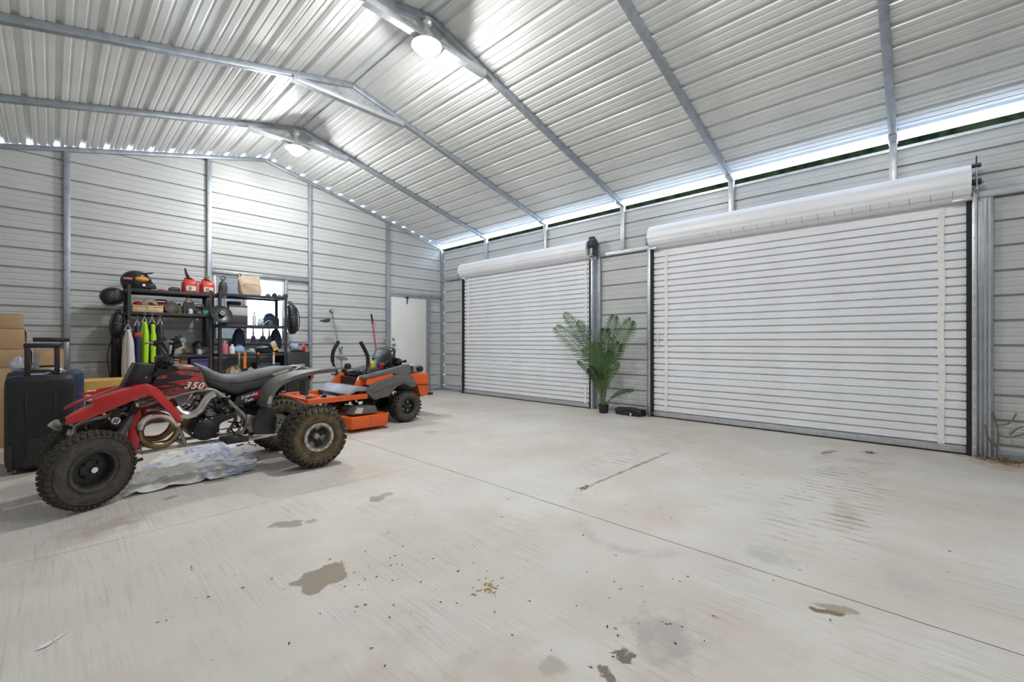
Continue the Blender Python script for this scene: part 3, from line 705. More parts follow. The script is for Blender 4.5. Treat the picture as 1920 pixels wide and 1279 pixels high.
def strip(path, y0, y1, lip, thick=.006, mirror=False, taper=None):
    """fender: a curved plate along an X-Z path from inner y1 to outer y0 with a turned-down outer lip"""
    P = spline(path, 5); rings = []
    for i, p in enumerate(P):
        d = (P[min(i+1, len(P)-1)]-P[max(i-1, 0)]); nrm = Vector((-d.z, 0, d.x)).normalized()
        if nrm.z < 0: nrm = -nrm
        f = taper(i/(len(P)-1)) if taper else 1.0
        yi = y0+(y1-y0)*f; cr = Vector((0, 0, 0))
        def pt(y, n):
            yy = 2*QY-y if mirror else y
            q = Vector((p.x, yy, p.z))+nrm*n; return q
        rings.append([pt(y0, -lip), pt(y0-.004, -.010), pt(y0+.012, 0), pt((y0+yi)/2, .008), pt(yi, .002), pt(yi, -thick), pt((y0+yi)/2, .008-thick), pt(y0+.016, -thick), pt(y0+.006, -lip)])
    return MB().loft(rings)
# front fenders
FP = [at(124, 787, 3.80), at(150, 772, 3.80), at(190, 757, 3.80), at(240, 738, 3.80), at(276, 726, 3.80), at(296, 733, 3.80), at(320, 760, 3.80), at(341, 790, 3.80)]
ff = strip(FP, 3.805, 4.03, .030, taper=lambda t: .55+.45*min(1, t*2.2) if t < .7 else 1-.5*(t-.7)/.3).build('front_fender', M_RED, quad, sharp=28)
MB().prism([at(x, y, 3.795) for x, y in ((124, 783), (160, 769), (176, 762), (171, 753), (176, 749), (235, 731), (268, 721), (282, 721), (300, 731), (322, 757), (345, 789), (333, 791), (308, 764), (285, 743), (272, 742), (235, 758), (167, 786), (124, 798))], (0, .022, 0)).build('fender_side', M_RED, ff, bevel=.006)
MB().prism([at(174, 752, 3.80), at(235, 731, 3.80), at(280, 721, 3.80), at(280, 723, 3.80), at(235, 734, 3.80), at(178, 756, 3.80)], (0, .20, 0)).build('fender_top', M_RED, ff, bevel=.003)
FP2 = [Vector((p.x, 0, p.z)) for p in FP[:6]]+[Vector((.50, 0, .60)), Vector((.47, 0, .45)), Vector((.46, 0, .30)), Vector((.47, 0, .20))]
ff2 = strip(FP2, 3.82, 4.05, .022, mirror=True, taper=lambda t: .6+.4*min(1, t*2)).build('front_fender', M_RED, quad, sharp=28)
MB().prism(polyround([at(262, 766, 3.96), at(269, 790, 3.96), at(264, 822, 3.96), at(254, 850, 3.96), at(243, 851, 3.96), at(239, 822, 3.96), at(247, 788, 3.96)], .015, 3), (0, .05, 0)).build('fender_flap', M_RED, quad, bevel=.006)
MB().prism(polyround([at(256, 772, 4.33), at(285, 748, 4.33), at(325, 744, 4.33), at(343, 772, 4.33), at(325, 786, 4.33), at(290, 790, 4.33), at(264, 806, 4.33)], .03, 3), (0, .02, 0)).build('inner_fender', M_RED, quad, bevel=.004)
MB().prism(polyround([at(x, y, 4.50) for x, y in ((176, 742), (182, 730), (205, 726), (232, 722), (230, 744), (190, 750))], .01, 2), (0, .05, 0)).build('fender_cover', M_RED, quad, bevel=.008)
MB().prism([at(x, y, 4.50) for x, y in ((147, 739), (178, 733), (180, 741))], (0, .02, 0)).build('fender_tip', M_RED, quad, bevel=.002)
# body: tank shell with nose shroud
def body(stations, e=3.0, n=24, yc=QY):
    return MB().loft([super_ring(0, (zt+zb)/2, hw, (zt-zb)/2, n, e, pos=x, yc=yc) for x, zt, zb, hw in stations])
def stn(*px, Y=4.05):      # (x, ytop, ybottom, halfwidth) in photo units at depth Y
    out = []
    for x, yt, yb, hw in px:
        a, b = at(x, yt, Y), at(x, yb, Y); out.append((a.x, a.z, b.z, hw))
    return out
tank = body(stn((276, 692, 726, .075), (285, 686, 730, .10), (310, 684, 736, .115), (340, 683, 738, .12), (365, 685, 736, .12), (384, 697, 730, .11)), 4.0).build('tank_cover', M_GREYP, quad, sharp=40)
sh = MB().prism([at(257, 682, 4.02), at(292, 684, 4.02), at(283, 718, 4.02), at(262, 730, 4.02), at(230, 733, 4.02)], (0, .30, 0)).build('nose_shroud', M_DKP, quad, bevel=.006)
MB().prism([at(256, 681, 4.00), at(261, 682, 4.00), at(237, 729, 4.00), at(229, 731, 4.00)], (0, .05, 0)).build('shroud_edge', M_BLACK, sh, bevel=.002)
MB().cyl(at(274, 708, 4.022), at(274, 708, 4.022)+Vector((0, -.004, 0)), .006, n=8).build('badge', mat('badge_pink', (.75, .35, .35), .5), sh)
pan = MB().prism(polyround([at(284, 722, 4.0), at(300, 700, 4.0), at(345, 688, 4.0), at(371, 688, 4.0), at(390, 725, 4.0), at(350, 734, 4.0), at(316, 742, 4.0)], .012, 3), (0, .05, 0)).build('flame_panel', M_FLAME, quad, bevel=.003)
MB().prism(polyround([at(290, 697, 3.996), at(330, 689, 3.996), at(338, 694, 3.996), at(300, 705, 3.996), at(286, 706, 3.996)], .006, 2), (0, .01, 0)).build('air_scoop', M_BLACK, pan)
put_text('350', .072, M_TXT, at(363, 724.5, 3.999)+Vector((0, 0, .004)), pan, slope=-.14, shear=.35, space=1.15)
# seat
seat = body(stn((368, 680, 700, .07), (376, 683, 716, .10), (391, 688, 724, .12), (404, 696, 729, .125), (425, 703, 738, .13), (449, 702, 744, .13), (489, 694, 732, .13), (506, 691, 726, .13), (526, 687, 711, .12), (551, 687, 703, .10), (564, 695, 701, .06), Y=4.04), 3.4).build('seat', M_SEAT, quad, sharp=60)
MB().tube(spline([at(380, 707, 4.035), at(404, 714, 4.034), at(440, 719, 4.034), at(475, 713, 4.034), at(520, 700, 4.038)], 6), .003, 6).build('piping', M_BLACK, seat)
MB().prism([at(510, 702, 4.030), at(541, 692, 4.035), at(543, 696, 4.035), at(514, 706, 4.030)], (0, .012, 0)).build('print_patch', M_TAN, seat, bevel=.002)
# side panel under the seat with lettering
sp = MB().prism(polyround([at(444, 745, 4.0), at(507, 725, 4.0), at(501, 748, 4.0), at(452, 758, 4.0), at(440, 755, 4.0)], .008, 2), (0, .04, 0)).build('side_panel', M_DKP, quad, bevel=.003)
MB().prism([at(480, 735, 3.9975), at(505, 727, 3.9975), at(500, 738, 3.9975), at(476, 750, 3.9975)], (0, .006, 0)).build('red_flash', M_RED, sp)
put_text('2-stroke', .036, M_TXT, at(467, 742, 3.992)+Vector((0, 0, .0)), sp, slope=.14+.10, shear=.35)
put_text('Twin', .034, M_TXT, at(466, 750.5, 3.992), sp, slope=.24, shear=.35)
# rear fenders
RP = [at(499, 764, 3.78), at(503, 744, 3.78), at(513, 727, 3.78), at(530, 712, 3.78), at(562, 700, 3.78), at(595, 693, 3.78), at(630, 689, 3.78)]
rf = strip(RP, 3.78, 4.03, .040, taper=lambda t: 1-.55*max(0, (t-.6)/.4)).build('rear_fender', M_GREYP, quad, sharp=28)
MB().prism([at(504, 744, 3.77), at(511, 742, 3.77), at(508, 757, 3.77), at(501, 758, 3.77)], (0, -.002, 0)).build('warning_sticker', M_TAN, rf)
strip([Vector((p.x, 0, p.z)) for p in RP], 3.78, 4.03, .040, mirror=True, taper=lambda t: 1-.55*max(0, (t-.6)/.4)).build('rear_fender', M_GREYP, quad, sharp=28)
MB().prism(polyround([at(486, 768, 3.86), at(509, 763, 3.86), at(520, 784, 3.86), at(515, 814, 3.86), at(478, 816, 3.86), at(474, 799, 3.86)], .01, 2), (0, .03, 0)).build('heel_guard', M_DKP, quad, bevel=.004)
MB().tube([at(474, 817, 3.86), at(515, 815, 3.86), at(522, 803, 3.86)], .008, 8).build('guard_rail', M_ALU, quad)
# grab bar, tail light, mud flap
gb = MB(); gb.tube(spline([at(546, 699, 4.07), at(563, 688, 4.07), at(577, 691, 4.10), at(577, 691, 4.10)+Vector((.02, .07, 0)), at(577, 691, 4.10)+Vector((0, .14, 0)), at(563, 688, 4.07)+Vector((0, .2, 0)), at(546, 699, 4.07)+Vector((0, .2, 0))], 6), .011, 8).build('grab_bar', M_ALU, quad)
MB().box(1.60, 1.66, QY-.10, QY-.02, .715, .775).build('tail_light', mat('tail_lens', (.55, .02, .03), .2), quad, bevel=.01)
MB().box(1.585, 1.625, QY-.07, QY+.05, .56, .80).build('tail_bracket', M_GREYP, quad, bevel=.01)
MB().box(1.05, 1.64, QY-.10, QY+.10, .70, .78).build('subframe_tray', M_DKP, quad, bevel=.01)
# frame tubes
def mtube(name, pts, r, m, par=quad, both=True, n=10, sp=True):
    P = spline(pts, 5) if sp else pts
    o = MB().tube(P, r, n).build(name, m, par)
    if both: MB().tube([Vector((p.x, 2*QY-p.y, p.z)) for p in map(Vector, P)], r, n).build(name, m, par)
    return o
mtube('frame_tube', [at(262, 762, 4.02), at(320, 745, 4.02), at(348, 737, 4.02), at(382, 731, 4.02), at(402, 733, 4.02), at(420, 745, 4.02), at(451, 772, 4.02), at(462, 788, 4.02), at(459, 803, 4.02), at(446, 820, 4.02)], .014, M_FRAME)
mtube('frame_tube', [at(240, 842, 4.04), at(268, 848, 4.04), at(320, 839, 4.04), at(420, 825, 4.04), at(520, 812, 4.04)], .013, M_FRAME)
mtube('frame_tube', [at(440, 768, 4.06), at(455, 790, 4.06), at(440, 818, 4.06)], .010, M_FRAME)
mtube('frame_tube', [at(306, 770, 4.03), at(325, 788, 4.03), at(338, 808, 4.03), at(347, 832, 4.03)], .012, M_FRAME)
mtube('frame_tube', [at(250, 770, 4.05), at(236, 800, 4.05), at(228, 842, 4.05)], .014, M_FRAME)
MB().bar(at(345, 832, QY-.1), at(345, 832, QY+.0)+Vector((0, .2, 0)), .03, .03).build('cross_member', M_FRAME, quad)
# front bumper, lamp, reservoir
mtube('bumper', [at(138, 816, 3.96), at(142, 800, 3.96), at(165, 789, 3.96), at(205, 780, 3.98), at(240, 772, 4.0)], .011, M_ALU)
MB().tube([at(138, 816, 3.96), (at(138, 816, 3.96).x-.02, QY, at(138, 816, 3.96).z-.02), (at(138, 816, 3.96).x, 2*QY-3.96, at(138, 816, 3.96).z)], .011, 8).build('bumper_bar', M_ALU, quad)
lp = at(104, 797, 3.98)
for s in (-1,):
    c = Vector((lp.x, QY+s*(QY-3.98), lp.z))
    hl = MB().lathe([(.001, -.035), (.016, -.035), (.025, -.014), (.025, .008), (.029, .011), (.029, .021), (.024, .024), (.001, .024)], c, (-.35, -.1, .5), 18).build('headlamp', M_ALU, quad)
    MB().bar(c, c+Vector((.12, .02, -.05)), .015, .02).build('lamp_bracket', M_DKP, quad)
rs = MB().box(at(208, 780, 3.93).x, at(226, 780, 3.93).x, 3.93, 4.0, at(210, 802, 3.93).z, at(210, 768, 3.93).z).build('reservoir', M_DKP, quad, bevel=.008)
rc = at(217.5, 789, 3.928)
MB().cyl(rc, rc+Vector((0, -.003, 0)), .024, n=20).build('round_decal', M_TXT, rs)
for q in (-.008, .006): MB().bar(rc+Vector((q-.006, -.004, -.014)), rc+Vector((q+.008, -.004, .014)), .007, .002, (0, 1, 0)).build('decal_mark', M_BLACK, rs)
# front suspension
for s in (1, -1):
    def mir(p): p = Vector(p); return p if s > 0 else Vector((p.x, 2*QY-p.y, p.z))
    MB().tube([mir(at(222, 820, 3.92)), mir(at(240, 792, 3.97)), mir(at(259, 766, 4.02))], [.026, .028, .024], 12).build('shock', M_GREYP, quad)
    MB().tube([mir((.165, 3.87, .20)), mir((.26, 4.02, .20))], .012, 8).build('wishbone', M_DKP, quad)
    MB().tube([mir((.165, 3.87, .20)), mir((.44, 4.03, .22))], .012, 8).build('wishbone', M_DKP, quad)
    MB().tube([mir((.165, 3.87, .30)), mir((.30, 4.03, .34))], .011, 8).build('wishbone', M_DKP, quad)
    MB().cyl(mir((.165, 3.83, .245)), mir((.165, 3.91, .245)), .05, n=16).build('brake_disc', M_STEEL, quad)
clutter(MB(), (.16, 3.95, .42), (.40, 4.25, .62), 26, .012, .04, random.Random(5)).build('steering_gear', M_ENG, quad, smooth=False)['kind'] = 'stuff'
# exhaust: chrome bend, then the expansion chamber loop
mtube('exhaust_bend', [at(403, 739, 3.99), at(392, 744, 3.99), at(383, 755, 3.985), at(374, 769, 3.98), at(358, 778, 3.98), at(342, 776, 3.985), at(330, 764, 4.0)], .034, M_PIPE, n=14)
L0 = [at(334, 796, 4.02), at(316, 780, 4.0), at(292, 777, 3.985), at(270, 786, 3.975), at(261, 805, 3.975)]
mtube('exhaust_chamber', L0, .030, M_PIPE, n=14)
L1 = [at(261, 805, 3.975), at(265, 824, 3.985), at(284, 835, 4.0), at(312, 832, 4.02), at(330, 816, 4.04), at(336, 798, 4.06)]
mtube('exhaust_chamber', L1, .024, M_PIPEB, n=14)
# engine
eg = MB().prism(polyround([at(355, 806, 3.99), at(372, 789, 3.99), at(402, 781, 3.99), at(442, 774, 3.99), at(440, 783, 3.99), at(412, 794, 3.99), at(411, 821, 3.99), at(362, 824, 3.99)], .03, 4), (0, .36, 0)).build('engine_case', M_ENG, quad, bevel=.012)
cc = at(385, 806, 3.985); MB().lathe([(.001, -.028), (.055, -.026), (.078, -.012), (.082, 0), (.082, .02)], cc, (0, 1, 0), 24).build('clutch_cover', M_ENG, eg)
for px_, py_ in ((361, 812), (375, 790), (397, 784), (408, 812), (386, 786)): p = at(px_, py_, 3.985); MB().cyl(p, p+Vector((0, -.008, 0)), .006, n=6).build('bolt', M_BOLT, eg)
cb = MB()
for k in range(7): q = at(402, 778-k*5.2, 4.05); cb.box(q.x-.06, q.x+.09, QY-.13, QY+.13, q.z-.004, q.z+.006)
q = at(404, 778, 4.05); cb.box(q.x-.045, q.x+.07, QY-.11, QY+.11, q.z, q.z+.17); cb.build('cylinder_block', M_ALU, quad, smooth=False)
clutter(MB(), (.74, 4.0, .42), (.98, 4.12, .66), 40, .008, .028, random.Random(11)).build('carburettor', M_ENG, quad, smooth=False)['kind'] = 'stuff'
clutter(MB(), (.70, 3.99, .46), (1.0, 4.06, .66), 16, .006, .018, random.Random(12)).build('hose_fitting', M_ALU, quad, smooth=False)['kind'] = 'stuff'
for k, (a, b) in enumerate((((398, 748), (430, 778)), ((405, 742), (440, 768)), ((380, 745), (400, 765)))):
    MB().tube(spline([at(a[0], a[1], 4.03), at((a[0]+b[0])/2, (a[1]+b[1])/2+5, 4.01), at(b[0], b[1], 4.05)], 5), .007, 6).build('hose', M_BLACK, quad)
# swing arm, bracket, peg, axle
MB().bar((1.10, QY-.07, .36), (1.525, QY-.05, .262), .05, .06).build('swing_arm', M_ALU, quad, bevel=.006)
MB().cyl((1.525, 3.80, .262), (1.525, 2*QY-3.80, .262), .02, n=12).build('rear_axle', M_STEEL, quad)
MB().lathe([(.04, -.004), (.115, -.004), (.115, .004), (.04, .004)], (1.525, QY+.08, .262), (0, 1, 0), 24).build('sprocket', M_STEEL, quad)
MB().prism(polyround([at(464, 777, 3.98), at(480, 780, 3.98), at(486, 776, 3.98), at(487, 790, 3.98), at(476, 798, 3.98), at(462, 794, 3.98)], .006, 2), (0, .02, 0)).build('peg_bracket', M_ALU, quad, bevel=.003)
yk = at(490, 782, 3.94); MB().cyl(yk, yk+Vector((0, .03, 0)), .017, n=14).build('brass_cap', mat('brass', (.45, .33, .08), .4, .8), quad)
fp = at(436, 822, 3.93); MB().box(fp.x-.07, fp.x+.08, 3.80, 4.03, fp.z-.018, fp.z+.012).build('foot_peg', M_ENG, quad, bevel=.006)
mtube('nerf_rail', [at(430, 828, 3.85), at(470, 824, 3.85), at(520, 815, 3.85)], .009, M_FRAME)
clutter(MB(), (1.02, 4.02, .30), (1.32, 4.25, .60), 30, .012, .05, random.Random(21)).build('airbox_and_shock', M_ENG, quad, smooth=False)['kind'] = 'stuff'
MB().tube([(1.12, QY, .46), (1.30, QY, .70)], .035, 12).build('rear_shock', M_ENG, quad)
# handlebar, turned to the left
HB = Vector((.60, QY, 0)); 
g_l = at(343, 638, 3.80); g_r = at(284, 643, 4.48)
MB().tube(spline([g_l, g_l+(g_r-g_l)*.22+Vector((0, 0, -.01)), Vector((.62, 4.10, .96)), Vector((.60, 4.24, .96)), g_r+(g_l-g_r)*.22+Vector((0, 0, -.01)), g_r], 5), .011, 8).build('handlebar', M_DKP, quad)
for g0, g1 in ((g_l, g_r), (g_r, g_l)):
    d = (g1-g0); e1 = g0+d*.20+Vector((0, 0, -.008))
    MB().tube([g0, e1], .017, 10).build('grip', M_BLACK, quad)
    dn = (g0-g1).normalized(); MB().lathe([(.001, .012), (.016, .012), (.018, 0)], g0, dn, 12, close=False).build('bar_end', M_CHROME, quad)
    MB().tube(spline([e1+Vector((-.01, 0, 0)), e1+Vector((-.05, 0, .005)), g0+d*.06+Vector((-.055, 0, -.01))], 4), .006, 6).build('lever', M_ALU, quad)
    clutter(MB(), e1+d*.02+Vector((-.03, -.02, -.03)), e1+d*.06+Vector((.03, .02, .03)), 8, .010, .024, random.Random(3)).build('control_cluster', M_ENG, quad, smooth=False)['kind'] = 'stuff'
MB().tube([(.62, QY, .95), (.56, QY, .72)], .028, 12).build('steering_stem', M_DKP, quad)
MB().box(.53, .62, QY-.10, QY+.06, .84, .95).build('number_plate', M_DKP, quad, bevel=.012)
clutter(MB(), (.54, 4.02, .80), (.66, 4.20, .97), 22, .010, .026, random.Random(8)).build('switch_gear', M_ENG, quad, smooth=False)['kind'] = 'stuff'
for k in range(3): MB().tube(spline([(.60, 4.06+.03*k, .95), (.52, 4.03+.02*k, .90), (.54, 4.05+.02*k, .78), (.60, 4.07+.02*k, .70)], 5), .005, 6).build('cable', M_BLACK, quad)
# ================================================================== zero-turn mower
M_ORG = mat('orange_paint', (0.72, 0.105, 0.012), .34, 0, .06, 8, coat=.25)
M_MGREY = mat('mower_grey', (0.115, 0.115, 0.112), .5, 0, .12, 20)
M_MPAN = mat('mower_pan', (0.30, 0.31, 0.36), .4, .2, .1, 15)
M_VINYL = mat('black_vinyl', (0.02, 0.021, 0.025), .25)
mow = thing('riding_mower', 'orange zero-turn riding mower with black lap bars beside the entrance door', 'mower', (2.7, 5.3, 0))
YN, YFAR = 4.87, 5.76
# drive wheels
def turf_tyre(cx, cy, R, w, rr, side):
    mt, ml = MB(), MB(); h = w/2
    prof = [(rr, -h*.75), (rr+.02, -h*.95), ((rr+R)/2, -h*1.02), (R-.03, -h*.92), (R-.010, -h*.6), (R-.006, 0)]; prof += [(r, -y) for r, y in reversed(prof[:-1])]
    mt.lathe(prof, (cx, cy, R), (0, 1, 0), 36, close=False); t = mt.build('tyre', M_TYRE, mow, sharp=50)
    n = 26
    for k in range(n):
        for s in (-1, 1):
            st = len(ml.v); ml.bar((-.008, s*.004, 0), (.022, s*h*.92, -.018), .016, .024)
            ml.xf(Matrix.Translation((cx, cy, R)) @ Matrix.Rotation(2*pi*(k+(.5 if s > 0 else 0))/n, 4, 'Y') @ Matrix.Translation((0, 0, R-.004)), st)
    ml.build('tread', M_TREAD, t, smooth=False)
    MB().lathe([(rr, side*h*.75), (rr-.01, side*h*.8), (rr-.02, side*h*.3), (rr*.5, side*h*.22), (rr*.45, side*h*.4), (.001, side*h*.42)], (cx, cy, R), (0, 1, 0), 28, close=False).build('rim', M_ENG, t, sharp=30)
    for k in range(5):
        a = 2*pi*k/5; p = Vector((cx+rr*.62*cos(a), cy+side*h*.25, R+rr*.62*sin(a))); MB().cyl(p, p+Vector((0, side*.015, 0)), .010, n=6).build('lug_nut', M_BOLT, t)
turf_tyre(3.215, 4.98, .208, .22, .098, -1); turf_tyre(3.215, 5.66, .208, .22, .098, 1)
# front frame of square tube
zf = .395
fr = MB(); fr.bar((1.95, YN-.02, zf), (1.95, YFAR, zf), .075, .06); fr.build('front_beam', M_ORG, mow, bevel=.006)
for y in (YN+.02, YFAR-.04): MB().bar((1.95, y, zf), (2.62, y, zf+.005), .06, .06).build('side_rail', M_ORG, mow, bevel=.006)
MB().bar((2.12, YN+.04, zf-.005), (2.12, YFAR-.06, zf-.005), .05, .04).build('cross_rail', M_ORG, mow, bevel=.005)
MB().box(1.99, 2.16, 5.15, 5.45, zf-.02, zf+.035).build('foot_lift_plate', M_ORG, mow, bevel=.006)
for y in (YN+.06, YFAR-.08):
    MB().cyl((1.95, y, .27), (1.95, y, zf+.06), .03, n=14).build('caster_pivot', M_MGREY, mow)
    fk = MB(); 
    for s in (-1, 1): fk.bar((1.95, y+s*.055, .28), (2.02, y+s*.055, .12), .012, .05, (0, 1, 0))
    fk.box(1.92, 1.98, y-.06, y+.06, .265, .285); fk.build('caster_fork', M_MGREY, mow)
    MB().lathe([(.03, -.045), (.10, -.045), (.122, -.03), (.126, 0), (.122, .03), (.10, .045), (.03, .045)], (2.03, y, .126), (0, 1, 0), 24).build('caster_wheel', M_TYRE, mow)
# cutting deck
dk = MB(); prof = [(2.30, 4.92), (2.36, 4.745), (2.82, 4.735), (2.86, 4.80), (2.86, 5.83), (2.75, 5.95), (2.38, 5.95), (2.22, 5.70), (2.16, 5.35)]
dk.prism([(x, y, .055) for x, y in prof], (0, 0, .125)); deck = dk.build('cutting_deck', M_ORG, mow, bevel=.012)
MB().prism([(x*1.0+(x-2.55)*.02, y+(y-5.3)*.012, .045) for x, y in prof], (0, 0, .016)).build('deck_rim', M_ORG, deck, bevel=.003)
MB().box(2.60, 2.604, 4.730, 4.742, .06, .175).build('deck_seam', M_STEEL, deck)
cv = MB().prism([at(659, 779, 4.80), at(669, 763, 4.80), at(705, 761, 4.80), at(709, 774, 4.80)], (0, .22, 0)).build('belt_cover', M_MGREY, mow, bevel=.008)
MB().prism([at(664, 775, 4.795), at(670, 765, 4.795), at(682, 765, 4.795), at(678, 776, 4.795)], (0, -.002, 0)).build('warning_label', mat('label_pale', (.6, .5, .48), .6), cv)
clutter(MB(), (2.2, 4.92, .20), (2.85, 5.6, .34), 46, .015, .05, random.Random(31)).build('deck_linkage', M_ENG, mow, smooth=False)['kind'] = 'stuff'
# foot pan
MB().prism([(2.38, YN+.02, .435), (2.50, YN+.02, .525), (2.80, YN+.02, .485), (2.80, YN+.02, .45), (2.50, YN+.02, .465), (2.40, YN+.02, .42)], (0, YFAR-YN-.06, 0)).build('foot_pan', M_MPAN, mow, bevel=.006)
MB().prism([(2.37, YN+.025, .43), (2.42, YN+.025, .43), (2.66, YN+.025, .43), (2.66, YN+.025, .37), (2.42, YN+.025, .385)], (0, YFAR-YN-.07, 0)).build('pan_skirt', mat('navy_plate', (.05, .05, .085), .4), mow, bevel=.004)
# body panels, near and far side
for s in (1, -1):
    def my(p): p = Vector(p); return p if s > 0 else Vector((p.x, 2*5.315-p.y, p.z))
    def plate(name, pts, Y, th, m, bev=.006, rr=.012):
        P = [my(q) for q in polyround([at(x, y, Y) for x, y in pts], rr, 3)]
        return MB().prism(P, (0, s*th, 0)).build(name, m, mow, bevel=bev)
    plate('side_fender', [(688, 737), (693, 723), (742, 703), (764, 698), (783, 720), (776, 727), (757, 719), (745, 724), (730, 742), (703, 750)], 4.86, .10, M_MGREY)
    plate('fender_crease', [(693, 731), (742, 710), (760, 709), (774, 722), (758, 716), (742, 719), (700, 737)], 4.852, .02, M_MGREY)
    plate('orange_panel', [(688, 722), (688, 711), (735, 700), (739, 704), (694, 722)], 4.868, .08, M_ORG, .003, .004)
    plate('top_fender', [(682, 711), (683, 706), (730, 694), (768, 683), (773, 700), (741, 702), (735, 700)], 4.862, .13, M_MGREY)
    plate('lower_body', [(672, 740), (690, 736), (703, 748), (730, 744), (742, 726), (760, 720), (760, 712), (700, 718), (680, 722)], 4.93, .05, mat('dark_red_paint', (.22, .012, .012), .45), .004)
plate_r = [(769, 702), (803, 700), (804, 739), (789, 745), (783, 722)]
MB().prism(polyround([at(x, y, 5.02) for x, y in plate_r], .02, 3), (0, .62, 0)).build('engine_guard', M_ORG, mow, bevel=.012)
gx = at(790, 721, 5.015)
MB().bar(at(780, 721, 5.014), at(803, 721, 5.014), .004, .008).build('guard_seam', M_ENG, mow)
pk = at(805, 738, 5.02); MB().box(pk.x-.02, pk.x+.05, 5.0, 5.62, pk.z-.02, pk.z+.015).build('hitch_plate', M_BLKP, mow, bevel=.004)
# engine and tank clutter behind the seat
MB().lathe([(.001, .05), (.09, .05), (.11, .03), (.11, -.05), (.05, -.06), (.001, -.06)], at(776, 690, 5.25), (0, 0, 1), 24).build('engine_shroud', M_MPAN, mow)
ac = at(789, 692, 5.10); MB().cyl(ac, ac+Vector((0, .14, 0)), .045, n=20).build('air_filter', M_VINYL, mow, bevel=.008)
clutter(MB(), (3.02, 5.05, .72), (3.32, 5.5, .82), 26, .015, .045, random.Random(17)).build('engine_parts', M_ENG, mow, smooth=False)['kind'] = 'stuff'
MB().box(3.0, 3.42, 5.08, 5.58, .40, .73).build('engine_bay', M_ENG, mow, bevel=.01)
# seat
sb = MB(); st = []
sx, sz = at(716, 690, 5.30).x, .76
for z, x0, th, hw in ((.66, sx-.03, .11, .20), (.73, sx+.0, .13, .24), (.85, sx+.03, .13, .25), (.945, sx+.06, .12, .225), (.985, sx+.075, .08, .17)):
    st.append([(x0+th*.5*math.copysign(abs(cos(a))**.7, cos(a)), 5.31+hw*math.copysign(abs(sin(a))**.6, sin(a)), z) for a in [2*pi*k/20 for k in range(20)]])
sb.loft(st).build('seat_back', M_VINYL, mow, sharp=60)
MB().loft([[(x, 5.31+hw*math.copysign(abs(cos(a))**.6, cos(a)), .66+th*math.copysign(abs(sin(a))**.6, sin(a))) for a in [2*pi*k/20 for k in range(20)]] for x, hw, th in ((sx-.42, .15, .03), (sx-.38, .20, .055), (sx-.2, .22, .06), (sx+.02, .20, .06))]).build('seat_cushion', M_VINYL, mow, sharp=60)
MB().box(sx-.09, sx-.04, 5.12, 5.22, .70, .78).build('red_cloth', M_REDD, mow, bevel=.02)
MB().box(2.62, 3.05, 4.98, 5.64, .47, .61).build('seat_box', M_ENG, mow, bevel=.01)
# consoles
for y in (4.95, 5.58):
    MB().prism([(2.52, y, .50), (2.60, y, .64), (2.86, y, .66), (2.88, y, .50)], (0, .10, 0)).build('console', M_ORG, mow, bevel=.008)
kb = at(652, 687, 5.60); MB().lathe([(.02, -.08), (.035, -.07), (.045, 0), (.035, .035), (.001, .045)], kb, (0, 0, 1), 14, close=False).build('control_knob', M_BLKP, mow)
MB().box(kb.x-.06, kb.x+.12, 5.55, 5.66, kb.z-.10, kb.z-.03).build('dash_cap', M_BLKP, mow, bevel=.008)
# lap bars
for pts, Y in (([(671, 730), (678, 713), (686, 696), (689.5, 684), (688.5, 666), (676, 641)], 5.02), ([(648, 724), (640, 713), (631, 697), (624, 679), (625, 659), (635, 640)], 5.62)):
    P = spline([at(x, y, Y) for x, y in pts], 6); o = MB().tube(P, .017, 10).build('lap_bar', M_BLKP, mow)
    MB().tube(P[-13:], .024, 10).build('grip', M_BLACK, o)
tag(MB().lathe([(.001, -.05), (.028, -.05), (.03, .02), (.012, .04), (.012, .06), (.001, .06)], at(699, 683, 5.35)+Vector((0, 0, 0)), (0, 0, 1), 14, close=False).build('spray_bottle', mat('yellow_plastic', (.75, .62, .05), .4)), 'small yellow bottle tucked beside the mower seat', 'bottle')
clutter(MB(), (2.60, 5.1, .60), (2.95, 5.2, .68), 10, .012, .03, random.Random(4)).build('linkage', M_ENG, mow, smooth=False)['kind'] = 'stuff'
# ================================================================== along the left: boxes, suitcases
M_CARD = mat('cardboard', (0.46, 0.30, 0.165), .8, 0, .08, 5)
M_CARDY = mat('yellow_carton', (0.62, 0.36, 0.09), .7, 0, .06, 5)
M_CARDE = mat('cardboard_edge', (0.56, 0.40, 0.25), .85)
M_TAPE = mat('packing_tape', (0.50, 0.35, 0.20), .3)
def carton(name, label, x0, x1, y0, y1, z0, z1, m=None, flap=False, tape=True, group='cardboard boxes'):
    t = thing(name, label, 'box', ((x0+x1)/2, (y0+y1)/2, z0), group)
    m = m or M_CARD
    MB().box(x0, x1, y0, y1, z0, z1-.004).build('body', m, t, bevel=.004)
    cy = (y0+y1)/2
    MB().box(x0, x1, y0, cy-.0015, z1-.004, z1).build('lid_flap', m, t); MB().box(x0, x1, cy+.0015, y1, z1-.004, z1).build('lid_flap', m, t)
    if tape:
        MB().box(x0-.001, x1+.001, cy-.025, cy+.025, z1, z1+.0008).build('tape', M_TAPE, t)
        MB().box(x1, x1+.0008, cy-.025, cy+.025, z1-.08, z1).build('tape', M_TAPE, t)
    if flap:
        MB().prism([(x1, y0, z1-.002), (x1, y1, z1-.002), (x1+.035, y1, z1-.10), (x1+.035, y0, z1-.10)], (.003, 0, .001)).build('open_flap', M_CARDE, t)
    return t
carton('cardboard_box', 'large brown cardboard box on the floor, lowest of the stack behind the suitcases', -.90, -.155, 6.62, 7.15, 0, .80)
